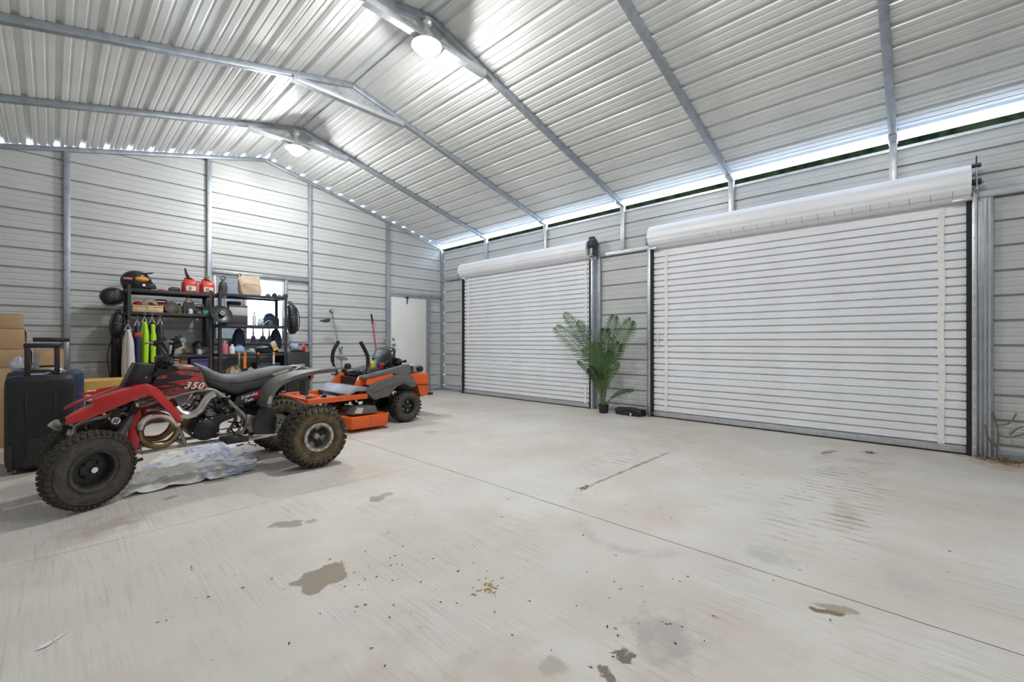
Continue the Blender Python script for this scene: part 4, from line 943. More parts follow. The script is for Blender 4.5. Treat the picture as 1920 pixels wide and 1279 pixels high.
carton('cardboard_box', 'brown cardboard box in the stack, second from the floor with pale top', -.88, -.15, 6.62, 7.10, .802, .985, flap=True)
carton('cardboard_box', 'brown cardboard box in the stack, second from the top', -.75, -.19, 6.64, 7.10, .987, 1.19, flap=True)
carton('cardboard_box', 'small brown cardboard box on top of the stack', -.72, -.21, 6.66, 7.06, 1.192, 1.34)
carton('cardboard_box', 'brown cardboard box seen through the suitcase handles', -.10, .10, 6.72, 7.2, 0, .975)
t = carton('yellow_carton', 'yellow carton with a white label behind the quad front wheel', .20, .62, 5.95, 6.45, 0, .665, M_CARDY)
MB().box(.235, .40, 5.946, 5.9495, .40, .58).build('white_label', M_TXT, t)

def suitcase(name, label, x0, x1, y0, y1, z1, m, mh, handle_z, hx):
    t = thing(name, label, 'suitcase', ((x0+x1)/2, (y0+y1)/2, 0), 'upright suitcases')
    cx, cy = (x0+x1)/2, (y0+y1)/2; hw, hd = (x1-x0)/2, (y1-y0)/2
    rings = []
    for z, f in ((.035, .86), (.06, .97), (.12, 1), (z1-.10, 1), (z1-.04, .985), (z1-.012, .95), (z1, .86)):
        rings.append([(cx+hw*f*math.copysign(abs(cos(a))**.34, cos(a)), cy+hd*f*math.copysign(abs(sin(a))**.42, sin(a)), z) for a in [2*pi*k/32 for k in range(32)]])
    MB().loft(rings).build('shell', m, t, sharp=50)
    # raised ribs and the lower recessed pocket panel on the visible face
    for q in (.30, .70):
        x = x0+(x1-x0)*q; MB().box(x-.008, x+.008, y0-.004, y0+.01, .10, z1-.13).build('shell_rib', m, t, bevel=.003)
    MB().prism(polyround([(x0+.10, y0-.002, .06), (x1-.06, y0-.002, .06), (x1-.06, y0-.002, .27), (x0+.13, y0-.002, .27)], .02, 3), (0, .008, 0)).build('kick_panel', mh, t, bevel=.003)
    for sx in (-1, 1):
        for yy in (y0+.045, y1-.045): MB().cyl((cx+sx*(hw-.055)-.012, yy, .028), (cx+sx*(hw-.055)+.012, yy, .028), .028, n=16).build('wheel', M_GREYP, t)
    MB().box(x0+.02, x0+.05, y0-.003, y0+.012, .03, .24).build('corner_guard', mh, t, bevel=.004)
    # telescopic handle
    hy = y0+.045
    MB().box(cx+hx[0]-.03, cx+hx[1]+.03, hy-.03, hy+.03, z1-.035, z1+.006).build('handle_socket', mh, t, bevel=.006)
    h = MB()
    for q in hx: h.box(cx+q-.017, cx+q+.017, hy-.010, hy+.010, z1-.02, handle_z-.02)
    h.build('handle_rod', M_BLKP if mh is M_BLKP else M_STEEL, t, bevel=.003)
    MB().box(cx+hx[0]-.022, cx+hx[1]+.022, hy-.018, hy+.018, handle_z-.038, handle_z).build('handle_grip', M_BLKP, t, bevel=.010)
    # top carry handle
    MB().tube(spline([(cx-.08, cy+.02, z1-.005), (cx-.06, cy+.02, z1+.035), (cx+.06, cy+.02, z1+.035), (cx+.08, cy+.02, z1-.005)], 5), .009, 8).build('carry_handle', M_BLKP, t)
    return t
M_CASEB = mat('suitcase_black', (0.012, 0.012, 0.015), .5, 0, .15, 30, .06, 250)
M_CASEN = mat('suitcase_navy', (0.018, 0.030, 0.085), .5, 0, .12, 30, .06, 250)
suitcase('suitcase', 'black upright suitcase with extended handle, nearest the camera', -.262, .140, 5.20, 5.46, .775, M_CASEB, M_BLKP, 1.045, (-.075, .09))
suitcase('suitcase', 'navy blue suitcase standing behind the black suitcase', -.27, .205, 5.53, 5.80, .80, M_CASEN, M_GREYP, 1.095, (-.06, .12))
# papers and foil bag on the black suitcase
t = MB().box(-.15, -.02, 5.36, 5.45, .782, .786).build('paper_sheet', M_TXT); tag(t, 'white paper lying on top of the black suitcase', 'paper')
rng_ = random.Random(6)
def crumple(name, m, cx, cy, cz, rx, ry, rz, seed, amp=.25, n=14, mm=8):
    r = random.Random(seed); mb = MB().ell((0, 0, 0), (1, 1, 1), n, mm)
    mb.v = [tuple(c*(1+r.uniform(-amp, amp)) for c in v) for v in mb.v]
    z0 = min(v[2] for v in mb.v)
    mb.v = [(cx+x*rx, cy+y*ry, cz+(max(z, -.75)+.75)*rz) for x, y, z in mb.v]
    return mb.build(name, m, sharp=15)
tag(crumple('foil_bag', mat('foil', (.6, .62, .64), .25, .8), .02, 5.405, .782, .055, .04, .030, 4), 'crumpled silver foil bag on the black suitcase', 'bag')
tag(crumple('plastic_bag', mat('clear_plastic', (.55, .58, .62), .2, .2), -.20, 5.66, .806, .05, .05, .07, 9), 'crumpled clear plastic bag on top of the navy suitcase', 'bag')
# ================================================================== steel shelving on the back wall
SYF, SYB = 7.17, 7.60
M_SHELFB = mat('shelf_board', (0.10, 0.10, 0.105), .6, 0, .1, 10)
def shelving(label, x0, x1, levels, ztop):
    t = thing('steel_shelving', label, 'shelving', ((x0+x1)/2, (SYF+SYB)/2, 0), 'steel shelving units')
    for x in (x0, x1-.038):
        for y in (SYF, SYB-.038):
            mb = MB(); mb.box(x, x+.038, y, y+.004, 0, ztop) if y == SYF else mb.box(x, x+.038, y+.034, y+.038, 0, ztop)
            xx = x if x == x0 else x+.034; mb.box(xx, xx+.004, y, y+.038, 0, ztop)
            mb.build('upright', M_BLKPOW, t)
    for z in levels:
        s = MB().box(x0+.005, x1-.005, SYF+.006, SYB-.006, z-.008, z).build('shelf_board', M_SHELFB, t, smooth=False)
        MB().box(x0+.038, x1-.038, SYF-.001, SYF+.012, z-.038, z+.004).build('shelf_beam', M_BLKPOW, s, bevel=.003)
        MB().box(x0+.038, x1-.038, SYB-.012, SYB+.001, z-.038, z+.004).build('shelf_beam', M_BLKPOW, s, bevel=.003)
        for x in (x0+.004, x1-.018): MB().box(x, x+.014, SYF+.036, SYB-.036, z-.038, z-.001).build('side_beam', M_BLKPOW, s)
    return t
ZA = [.12, .52, .885, 1.437, 1.726]; ZB = [.12, .52, .885, 1.305, 1.752]
UA = (.640, 1.535); UB = (1.605, 2.51)
shelving('left black steel shelving unit with jackets hung on it', UA[0], UA[1], ZA, 1.775)
shelving('right black steel shelving unit in front of the window', UB[0], UB[1], ZB, 1.785)

C = {}
def cm(name, rgb, rough=.55, **k): return mat('c_'+name, rgb, rough, **k)
RED, ORG2, NAVY, BLK, WHT, TANC, GRN, BLUE, PURP, YEL, PINK, TEAL, GREY, LIME, DGREY, BROWN = (cm('red', (.60, .03, .02), .35), cm('orange', (.80, .20, .02), .4), cm('navy', (.02, .03, .08)), cm('black', (.014, .014, .016), .5), cm('white', (.75, .75, .74)), cm('tan', (.55, .42, .28)), cm('green', (.10, .22, .08)),
    cm('blue', (.12, .22, .50)), cm('purple', (.075, .05, .20)), cm('yellow', (.75, .60, .06)), cm('pink', (.55, .16, .20)), cm('teal', (.05, .30, .32)), cm('grey', (.32, .32, .33)), cm('lime', (.45, .75, .03), .6), cm('dgrey', (.08, .08, .09)), cm('brown', (.22, .12, .06)))
def sx(px, Y=7.38): return at(px, 600, Y).x
ST, S2 = ZA[4]+.001, ZA[3]+.001
# -- helmet
hx = at(258, 520, 7.36).x
t = thing('motocross_helmet', 'black motocross helmet with orange goggles on top of the left shelving', 'helmet', (hx, 7.36, ST))
rings = []
for i in range(11):
    f = i/10; z = ST+.015+.235*f; r = sqrt(max(0, 1-((f-.42)/.60)**2)) if f > .42 else .84+.16*sin(f/.42*pi/2)
    rings.append([(hx-.015+.155*r*cos(a)+.02*(f < .45)*cos(a)*max(0, cos(a)), 7.36+.118*r*sin(a), z) for a in [2*pi*k/24 for k in range(24)]])
MB().loft(rings).build('shell', cm('helmet', (.018, .018, .02), .25), t, sharp=50)
MB().loft([[(hx+.02, 7.36-w, ST+.205+dz), (hx+.02, 7.36+w, ST+.205+dz), (hx+.155, 7.36+w*.8, ST+.235+dz), (hx+.155, 7.36-w*.8, ST+.235+dz)] for w, dz in ((.085, 0), (.08, .008))]).build('peak', BLK, t, bevel=.003)
MB().loft([[(hx+.05, 7.36-w, ST+.03), (hx+.05, 7.36+w, ST+.03), (hx+.19, 7.36+w*.45, ST+.03), (hx+.19, 7.36-w*.45, ST+.03)] for w in (.10,)]+[[(hx+.05, 7.36-.10, ST+.095), (hx+.05, 7.36+.10, ST+.095), (hx+.175, 7.36+.04, ST+.09), (hx+.175, 7.36-.04, ST+.09)]]).build('chin_bar', BLK, t, bevel=.01)
MB().ell((hx+.025, 7.36-.070, ST+.135), (.092, .060, .040), 20, 12).build('goggle_lens', cm('lens', (.85, .28, .02), .15), t, sharp=60)
MB().ell((hx+.025, 7.36-.060, ST+.135), (.108, .060, .052), 20, 12).build('goggle_frame', BLK, t, sharp=60)
MB().box(hx-.150, hx-.06, 7.36-.118, 7.36-.09, ST+.115, ST+.145).build('goggle_strap', cm('strap', (.55, .16, .15)), t, bevel=.008)
MB().cyl((hx+.05, 7.36-.112, ST+.06), (hx+.05, 7.36-.122, ST+.06), .016, n=12).build('side_screw', M_BOLT, t)
# -- jerry cans
def can(label, px, nozzle):
    x = at(px, 530, 7.30).x
    t = thing('fuel_can', label, 'fuel can', (x, 7.32, ST), 'red fuel cans on the shelf')
    w = .085; rings = []
    for z, f, s in ((0, .96, 0), (.01, 1, 0), (.12, 1, 0), (.15, .94, 0), (.175, .62, .01), (.19, .45, .01)):
        rings.append([(x+s+w*f*math.copysign(abs(cos(a))**.4, cos(a)), 7.32+.095*f*math.copysign(abs(sin(a))**.4, sin(a)), ST+z) for a in [2*pi*k/24 for k in range(24)]])
    MB().loft(rings).build('body', RED, t, sharp=50)
    MB().tube(spline([(x-.05, 7.32, ST+.165), (x-.04, 7.32, ST+.205), (x+.03, 7.32, ST+.205), (x+.055, 7.32, ST+.16)], 5), .012, 8).build('carry_handle', RED, t)
    MB().cyl((x+.005, 7.32, ST+.18), (x+.005, 7.32, ST+.215), .026, n=14).build('cap', BLK, t)
    if nozzle: MB().tube([(x-.005, 7.32, ST+.20), (x-.035, 7.31, ST+.27), (x-.05, 7.31, ST+.34)], [.022, .016, .009], 10).build('spout', BLK, t)
    else: MB().tube([(x, 7.32, ST+.21), (x-.02, 7.31, ST+.245), (x+.03, 7.31, ST+.25)], [.02, .018, .014], 10).build('spout', GRN, t)
    MB().box(x-.05, x+.06, 7.222, 7.2245, ST+.03, ST+.095).build('label', WHT, t); MB().box(x-.03, x+.01, 7.220, 7.222, ST+.04, ST+.085).build('label_mark', cm('lgreen', (.25, .35, .25)), t)
can('red fuel can with upright black spout on the left shelving', 355.5, True); can('red fuel can with short green cap beside the other fuel can', 388, False)
# -- soft things on top of the left unit
def bagobj(name, label, cat, m, px, Y, z, rx, ry, rz, seed, amp=.18, group=None):
    o = crumple(name, m, at(px, 600, Y).x, Y, z, rx, ry, rz, seed, amp); tag(o, label, cat, group); return o
bagobj('work_gloves', 'pair of pinkish tan work gloves heaped beside the helmet', 'gloves', cm('glove', (.42, .30, .25)), 306, 7.36, ST, .05, .06, .028, 12)
bagobj('grey_pouch', 'dark grey cloth pouch between the helmet and fuel cans', 'pouch', cm('pouch', (.10, .10, .12)), 327, 7.36, ST, .065, .07, .045, 13)
# -- second level of the left unit
x0 = at(248, 580, 7.2).x; x1 = at(306, 580, 7.2).x
t = thing('wooden_case', 'pale wooden hinged case on the second shelf', 'case', ((x0+x1)/2, 7.27, S2), None)
MB().box(x0, x1, 7.19, 7.36, S2, S2+.062).build('base', cm('wood', (.62, .45, .25), var=.12, vscale=20), t, bevel=.003); MB().box(x0, x1, 7.19, 7.36, S2+.066, S2+.088).build('lid', cm('wood', (.62, .45, .25)), t, bevel=.003)
MB().box((x0+x1)/2-.012, (x0+x1)/2+.012, 7.184, 7.19, S2+.045, S2+.08).build('clasp', M_STEEL, t)
zc = S2+.089
mb = MB(); xx = at(281, 565, 7.27).x
mb.tube([(xx-.075+.15*k/10, 7.27, zc+.012+.06*sin(pi*k/10)) for k in range(11)], [.012+.02*sin(pi*k/10) for k in range(11)], 10); tag(mb.build('leather_strap', cm('cream', (.55, .47, .36))), 'cream curved leather strap lying on the wooden case', 'strap')
bagobj('red_cloth', 'crumpled red cloth on the left end of the wooden case', 'cloth', RED, 258, 7.30, zc, .045, .05, .03, 22)
t = thing('red_toolbox', 'low red tool box behind the wooden case', 'tool box', (at(305, 560, 7.46).x, 7.46, S2)); xx = at(300, 560, 7.46).x
MB().box(xx-.11, xx+.13, 7.40, 7.54, S2, S2+.13).build('body', RED, t, bevel=.01); MB().box(xx-.11, xx+.13, 7.395, 7.545, S2+.132, S2+.155).build('lid', RED, t, bevel=.006); MB().tube(spline([(xx-.05, 7.47, S2+.155), (xx-.04, 7.47, S2+.185), (xx+.06, 7.47, S2+.185), (xx+.07, 7.47, S2+.155)], 4), .008, 6).build('carry_handle', BLK, t)
xx = at(322, 575, 7.25).x; o = MB().lathe([(.033, -.035), (.072, -.035), (.078, -.02), (.078, .02), (.072, .035), (.033, .035)], (xx, 7.26, S2+.078), (.15, 1, 0), 24)
for k in range(6): o.torus((xx, 7.26-.036, S2+.078), .04+.006*k, .003, (.15, 1, 0), 24, 4)
tag(o.build('hose_coil', cm('hose', (.16, .15, .13))), 'thick grey hose coil standing on the second shelf', 'hose')
t = thing('warning_triangle', 'red reflective warning triangle on the second shelf', 'triangle', (at(354, 565, 7.33).x, 7.33, S2)); c = at(354, 562, 7.30)
MB().tube([c+Vector((-.05, 0, -.045)), c+Vector((.05, 0, -.045)), c+Vector((0, 0, .045))], .014, 6, closed=True).build('triangle', RED, t); MB().box(c.x-.06, c.x+.06, 7.28, 7.33, S2, c.z-.05).build('stand', DGREY, t)
c = at(373, 563, 7.36); mb = MB()
for k in range(5): mb.torus((c.x, 7.33+.012*k, S2+.092), .055+.006*(k % 2), .006, (0, 1, .1), 24, 6)
tag(mb.build('wire_coil', GREY), 'coil of grey wire on the second shelf near the upright', 'wire coil')
def bottle(name, label, m, px, Y, z, r, h, cap=None, group=None):
    x = at(px, 600, Y).x; t = thing(name, label, 'bottle', (x, Y, z), group)
    MB().lathe([(.001, 0), (r, 0), (r, h*.68), (r*.8, h*.76), (r*.38, h*.84), (r*.38, h*.9), (.001, h*.9)], (x, Y, z), (0, 0, 1), 16, close=False).build('body', m, t)
    MB().lathe([(.001, h), (r*.48, h), (r*.48, h*.88), (.001, h*.88)], (x, Y, z), (0, 0, 1), 12, close=False).build('cap', cap or BLK, t); return t
bottle('oil_bottle', 'dark green oil bottle on the second shelf', GRN, 336, 7.32, S2, .035, .14); bottle('spray_can', 'short white spray can lying near the red triangle', WHT, 357, 7.25, S2, .026, .085, RED)
def cbox(name, label, cat, m, px0, px1, Y0, Y1, z0, h, group=None, bev=.005, lid=True):
    a, b = at(px0, 600, Y0).x, at(px1, 600, Y0).x
    t = thing(name, label, cat, ((a+b)/2, (Y0+Y1)/2, z0), group)
    MB().box(a, b, Y0, Y1, z0, z0+h*(.86 if lid else 1)).build('body', m, t, bevel=bev)
    if lid: MB().box(a-.003, b+.003, Y0-.003, Y1+.003, z0+h*.87, z0+h).build('lid', m, t, bevel=bev)
    return t
cbox('parts_tin', 'small teal parts tin at the right end of the second shelf', 'tin', TEAL, 381, 393, 7.19, 7.32, S2, .06)
cbox('parts_bin', 'dark grey parts bin at the back of the second shelf', 'bin', DGREY, 345, 383, 7.40, 7.55, S2, .12)
bagobj('rag', 'crumpled brown rag on the second shelf beside the tin', 'rag', BROWN, 374, 7.24, S2, .045, .035, .024, 41)
# -- third level of the left unit
S3 = ZA[2]+.001
def cable_heap(name, label, m, px, Y, z, R, n, seed):
    r = random.Random(seed); x = at(px, 600, Y).x; P = []
    for i in range(n*10):
        a = i*2*pi/10; rr = R*(.55+.45*abs(sin(i*.37+seed))); P.append((x+rr*cos(a), Y+rr*.75*sin(a), z+.012+.10*R/.1*(i/(n*10))*abs(sin(i*.21))+r.uniform(0, .006)))
    return tag(MB().tube(spline(P, 2), .007, 6).build(name, m), label, 'cable')
cable_heap('cable_heap', 'heap of brown and black cables on the third shelf', BROWN, 352, 7.30, S3, .065, 7, 3); cable_heap('cable_heap', 'tangled grey cable heap below the dark cap on the third shelf', GREY, 376, 7.31, S3, .05, 7, 8)
bottle('jar', 'white jar on the third shelf beside the cables', WHT, 374, 7.22, S3, .028, .075, WHT)
def cap_hat(name, label, m, x, Y, z, r=.085, d=(1, -.3)):
    t = thing(name, label, 'cap', (x, Y, z), 'caps on the shelves'); rings = []
    for i in range(7): f = i/6; rings.append([(x+r*cos(f*pi/2)*cos(a)+1e-4*cos(a), Y+r*cos(f*pi/2)*sin(a)+1e-4*sin(a), z+.004+r*1.0*sin(f*pi/2)) for a in [2*pi*k/20 for k in range(20)]])
    MB().loft(rings).build('crown', m, t, sharp=60); dv = Vector((d[0], d[1], 0)).normalized(); pv = Vector((-dv.y, dv.x, 0))
    rim = [Vector((x, Y, z+.004))+dv*(r*.7+(.085)*sin(pi*k/10))+pv*(r*.95*cos(pi*k/10)) for k in range(11)]
    MB().prism(rim, (0, 0, .006)).build('brim', m, t); return t
xx = at(378, 640, 7.42).x; cbox('cap_box', 'dark grey box under the black cap on the third shelf', 'box', DGREY, 366, 392, 7.40, 7.55, S3, .10)
cap_hat('cap', 'black cap on the dark box of the third shelf', BLK, xx-.03, 7.47, S3+.101, .08, (-1, -.5))
cbox('wall_light_block', 'plain white block standing in for light patterns on the wall behind the third shelf', 'box', WHT, 318, 346, 7.42, 7.56, S3, .20)  # white block in place of window light falling on the wall
# -- lower levels of the left unit
S4 = ZA[1]+.001
cbox('purple_crate', 'purple plastic crate under the third shelf', 'crate', PURP, 358, 392, 7.20, 7.50, S4, .31, lid=True)
cbox('brown_box', 'brown cardboard box beside the purple crate', 'box', M_CARD, 322, 336, 7.20, 7.45, S4, .33); cbox('brown_box', 'dark brown box next to the purple crate, right of the paler one', 'box', BROWN, 338, 352, 7.22, 7.45, S4, .34)
cbox('storage_bin', 'black storage bin on the lower shelf behind the quad', 'bin', BLK, 262, 312, 7.22, 7.5, S4, .24)
# -- garments hung from the second shelf of the left unit
def garment(label, m, px, Y, z1, z0, w, d, seed, m2=None, name='jacket'):
    x = at(px, 600, Y).x; r = random.Random(seed)
    t = thing(name, label, 'jacket', (x, Y, z1), 'garments hung on the shelving')
    rings = []
    for i in range(13):
        f = i/12; z = z1-.05-(z1-.05-z0)*f; ww = (w*.35+w*.65*min(1, f*5))*(1-.10*sin(f*6+seed)); dd = d*(.45+.55*min(1, f*4))
        rings.append([(x+ww/2*cos(a)*(1+.10*sin(5*a+seed+f*3)), Y+dd/2*sin(a)*(1+.13*sin(4*a+seed*2+f*2)), z) for a in [2*pi*k/22 for k in range(22)]])
    MB().loft(rings).build('body', m, t, sharp=70)
    # sleeve
    MB().tube(spline([(x+w*.05, Y-d*.30, z1-.08), (x+w*.10, Y-d*.5, z1-.22), (x+w*.08, Y-d*.52, z1-.42), (x+w*.06, Y-d*.5, z1-.56)], 4), [.020]*4+[.028]*4+[.026]*4+[.022], 10).build('sleeve', m2 or m, t)
    MB().tube(spline([(x, Y, z1+.03), (x+.014, Y, z1+.045), (x, Y, z1+.06), (x-.012, Y, z1+.045)], 4), .003, 6).build('hanger_hook', M_STEEL, t)
    MB().tube([(x-w*.28, Y, z1-.06), (x, Y, z1+.02), (x+w*.28, Y, z1-.06)], .005, 6).build('hanger', WHT, t)
    return t
GY = 7.10
garment('long white coat hung at the left end of the shelving', cm('coat', (.62, .60, .58)), 240, GY-.08, 1.26, .50, .11, .13, 1, name='coat')
garment('dark navy jacket with a red patch hung beside the lime jacket', NAVY, 257, GY, 1.32, .66, .082, .12, 2)
MB().box(at(257, 600, GY).x-.03, at(257, 600, GY).x+.03, GY-.085, GY-.06, 1.12, 1.17).build('red_patch', RED, bpy.data.objects['jacket'], bevel=.004)
garment('bright lime green jacket hung on the left shelving', LIME, 271, GY-.01, 1.36, .62, .085, .10, 3)
garment('black jacket with lime green sleeve hung on the shelving', BLK, 285, GY, 1.36, .66, .088, .10, 4, LIME)
garment('plain dark grey jacket hung rightmost of the garments', cm('slate', (.035, .04, .055)), 300, GY, 1.34, .64, .095, .09, 5)
# -- backpacks at the left end
def backpack(label, m, c, rx, ry, rz, tilt=0.0, seed=1, face=(0, -1)):
    t = thing('backpack', label, 'backpack', tuple(c), 'hung backpacks')
    Mx = Matrix.Translation(c) @ Matrix.Rotation(tilt, 4, 'Y')
    MB().ell((0, 0, 0), (rx, ry, rz), 20, 14, .72).xf(Mx).build('body', m, t, sharp=60)
    MB().ell((0, -ry*.75, -rz*.28), (rx*.72, ry*.5, rz*.48), 18, 10, .7).xf(Mx).build('front_pocket', m, t, sharp=60)
    for q in (-1, 1): MB().tube(spline([(q*rx*.75, -ry*.55, rz*.72), (q*rx*1.0, -ry*.85, rz*.2), (q*rx*.95, -ry*.8, -rz*.45), (q*rx*.6, -ry*.7, -rz*.8)], 6), .012, 6, flat=.5).xf(Mx).build('strap', cm('webbing', (.05, .05, .055)), t)
    MB().tube(spline([(-rx*.3, 0, rz*.93), (-rx*.18, 0, rz*1.12), (rx*.18, 0, rz*1.12), (rx*.3, 0, rz*.93)], 5), .009, 6).xf(Mx).build('grab_loop', BLK, t)
    MB().tube([(-rx*.6, -ry*1.14, rz*.10), (0, -ry*1.25, rz*.14), (rx*.6, -ry*1.14, rz*.10)], .004, 5).xf(Mx).build('zip', M_STEEL, t)
    return t
backpack('black backpack jutting out sideways at the left end of the shelving', BLK, Vector((.515, 7.30, at(213, 556, 7.25).z)), .10, .10, .115, tilt=radians(62), seed=1)
backpack('black backpack hanging below the other at the shelving end', BLK, Vector((.555, 7.29, 1.265)), .066, .12, .165, tilt=radians(4), seed=2)
t = thing('folded_chair', 'tall black folded camp chair in its sleeve leaning beside the shelving', 'camp chair', (at(219, 650, 7.5).x, 7.5, 0)); xx = at(219, 650, 7.5).x
MB().tube([(xx-.02, 7.50, 0), (xx-.02, 7.5, .04), (xx, 7.53, .7), (xx, 7.56, 1.30), (xx, 7.565, 1.36)], [.035, .05, .055, .05, .02], 14).build('sleeve', BLK, t); MB().tube(spline([(xx-.045, 7.53, 1.1), (xx-.09, 7.49, .85), (xx-.05, 7.51, .55)], 5), .006, 6).build('sling', cm('webbing', (.05, .05, .055)), t)
tag(MB().cyl((.615, 7.635, 0), (.60, 7.655, 1.22), .014, n=10).build('wooden_pole', cm('pole', (.40, .26, .14))), 'brown wooden pole leaning behind the white coat', 'pole')

# ---------------------------------------------------------------- right unit
TB, B2, B3 = ZB[4]+.001, ZB[3]+.001, ZB[2]+.001
t = thing('dust_pump', 'dark hand pump standing at the left end of the right shelving top', 'pump', (at(418, 535, 7.36).x, 7.36, TB)); xx = at(418, 535, 7.36).x
MB().lathe([(.001, 0), (.055, 0), (.058, .10), (.045, .16), (.018, .19), (.014, .22), (.001, .22)], (xx, 7.36, TB), (0, 0, 1), 16, close=False).build('tank', cm('pump', (.05, .045, .045)), t); MB().tube(spline([(xx-.02, 7.36, TB+.21), (xx-.03, 7.36, TB+.25), (xx+.03, 7.36, TB+.25), (xx+.02, 7.36, TB+.21)], 4), .006, 6).build('handle', BLK, t)
# beige sack
xx = at(469, 525, 7.36).x; t = thing('feed_sack', 'beige paper sack standing on the right shelving in front of the window', 'sack', (xx, 7.36, TB))
rings = []
for i in range(12):
    f = i/11; z = TB+.003+.30*f; w = .155*(1-.10*abs(f-.5)*2+.05*sin(f*9)); d = .085*(1-.85*max(0, (f-.55)/.45)); sh = -.02*f
    rings.append([(xx+sh+w*math.copysign(abs(cos(a))**.6, cos(a))*(1+.03*sin(6*a+f*8)), 7.36+d*math.copysign(abs(sin(a))**.7, sin(a))*(1+.10*sin(5*a+f*7))+.0*f, z+.012*cos(a*2+1)*f) for a in [2*pi*k/28 for k in range(28)]])
MB().loft(rings).build('body', cm('sack', (.56, .43, .33), .8, var=.10, vscale=6), t, sharp=60)
MB().box(xx-.10, xx+.09, 7.268, 7.274, TB+.17, TB+.173).build('fold_crease', TANC, t); MB().tube(spline([(xx-.15, 7.36, TB+.25), (xx-.17, 7.33, TB+.30), (xx-.14, 7.33, TB+.32), (xx-.12, 7.35, TB+.28)], 5), .006, 6).build('tie_cord', cm('cord', (.12, .11, .10)), t)
r_ = random.Random(44)
for k, (px_, m_, nm) in enumerate(((503, DGREY, 'dark grey'), (515, BLK, 'black'), (524, GRN, 'dark green'), (535, DGREY, 'grey'))):
    bagobj('small_part', '%s machine part on the shelving top by the window, %s' % (nm, ['leftmost', 'second from left', 'third from left', 'rightmost'][k]), 'part', m_, px_, 7.36, TB, .035, .035, .032+.01*(k % 2), 50+k, .35, 'small parts on the right shelving top')
# second level of the right unit
cbox('navy_box', 'navy blue box behind the white spray gun', 'box', NAVY, 428, 452, 7.47, 7.58, B2, .36); 
a_ = cbox('black_box', 'low black box under the pale box on the right shelving', 'box', cm('charc', (.045, .04, .042)), 423, 465, 7.19, 7.45, B2, .135, lid=False)
o = cbox('pale_box', 'pale grey appliance box with a dark top on the black box', 'box', cm('pale', (.55, .54, .54)), 430, 465, 7.20, 7.45, B2+.136, .15, lid=False); a, b = at(430, 600, 7.20).x, at(465, 600, 7.20).x
MB().box(a-.001, b+.001, 7.199, 7.451, B2+.256, B2+.2865).build('dark_band', DGREY, o)
t = thing('spray_gun', 'white spray gun leaning against the navy box', 'spray gun', (at(424, 560, 7.24).x, 7.24, B2+.137)); p = at(421.5, 560, 7.24)
MB().tube([(p.x+.03, 7.26, B2+.137), (p.x+.0, 7.25, p.z), (p.x-.03, 7.25, p.z+.06)], [.014, .016, .012], 8).build('handle', WHT, t); MB().tube([(p.x-.04, 7.25, p.z+.06), (p.x+.03, 7.25, p.z+.03)], .014, 8).build('barrel', WHT, t); MB().lathe([(.001, 0), (.026, 0), (.03, .05), (.02, .06)], (p.x+.005, 7.26, B2+.14), (0, 0, 1), 12).build('cup', WHT, t)
# round black dish hooked on the front corner
t = thing('black_dish', 'round black dish-shaped shield hooked at the joint of both shelving units', 'shield', tuple(at(414, 590, 7.10))); c = at(414, 591, 7.10)
ax_ = Vector((.12, -1, .45)).normalized()
MB().lathe([(.001, .0), (.05, .002), (.10, .010), (.128, .024), (.136, .034), (.132, .036), (.098, .016), (.05, .009), (.001, .008)], c, ax_, 32, close=False).build('dish', cm('dish', (.03, .03, .034), .35), t)
MB().lathe([(.001, .05), (.03, .05), (.036, .03), (.036, .005)], c, ax_, 14, close=False).build('hub', BLK, t)
for k in range(4): q = c+ax_*.05+Vector((.02*cos(k*1.6), 0, .02*sin(k*1.6))); MB().cyl(q, q+ax_*.012, .008, n=8).build('bolt', M_BOLT, t)
MB().tube([c+Vector((0, .02, .05)), c+Vector((0, .075, .06))], .008, 6).build('hook', BLK, t)
bottle('squeeze_bottle', 'white squeeze bottle with orange cap on the right shelving', WHT, 477, 7.28, B2, .028, .20, ORG2)
bagobj('plastic_bag', 'crumpled white plastic bag next to the squeeze bottle', 'bag', cm('wbag', (.65, .70, .74), .3), 487, 7.34, B2, .035, .04, .06, 61)
xx = at(508, 600, 7.42).x; cbox('shoe_box', 'navy box at the back of the right shelving under the blue cap', 'box', NAVY, 495, 524, 7.42, 7.56, B2, .13)
cap_hat('cap', 'navy cap on the box at the back of the right shelving', NAVY, xx, 7.49, B2+.131, .08); cap_hat('cap', 'black cap with broad brim at the front of the right shelving', BLK, at(506, 600, 7.27).x, 7.27, B2, .08, (-1, -.5))
# brushes hung below the second level
for k, (px_, w) in enumerate(((475, .028), (493, .036), (505, .024))):
    x = at(px_, 630, 7.155).x; t = thing('hand_brush', ['narrow black hand brush hung leftmost under the shelf', 'broad black hand brush hung in the middle of three', 'thin black hand brush hung rightmost of three'][k], 'brush', (x, 7.157, 1.10), 'brushes hung under the shelf')
    MB().tube([(x, 7.157, 1.29), (x, 7.157, 1.15)], [.008, .012], 8).build('handle', BLK, t); MB().loft([[(x+q*w*f, 7.157+p_*.014, z) for q, p_ in ((-1, -1), (1, -1), (1, 1), (-1, 1))] for z, f in ((1.15, .6), (1.13, 1), (1.05, 1.1))]).build('bristles', cm('bristle', (.02, .022, .03), .8), t)
    MB().torus((x, 7.157, 1.298), .008, .0025, (0, 1, 0), 12, 5).build('hook', M_STEEL, t)
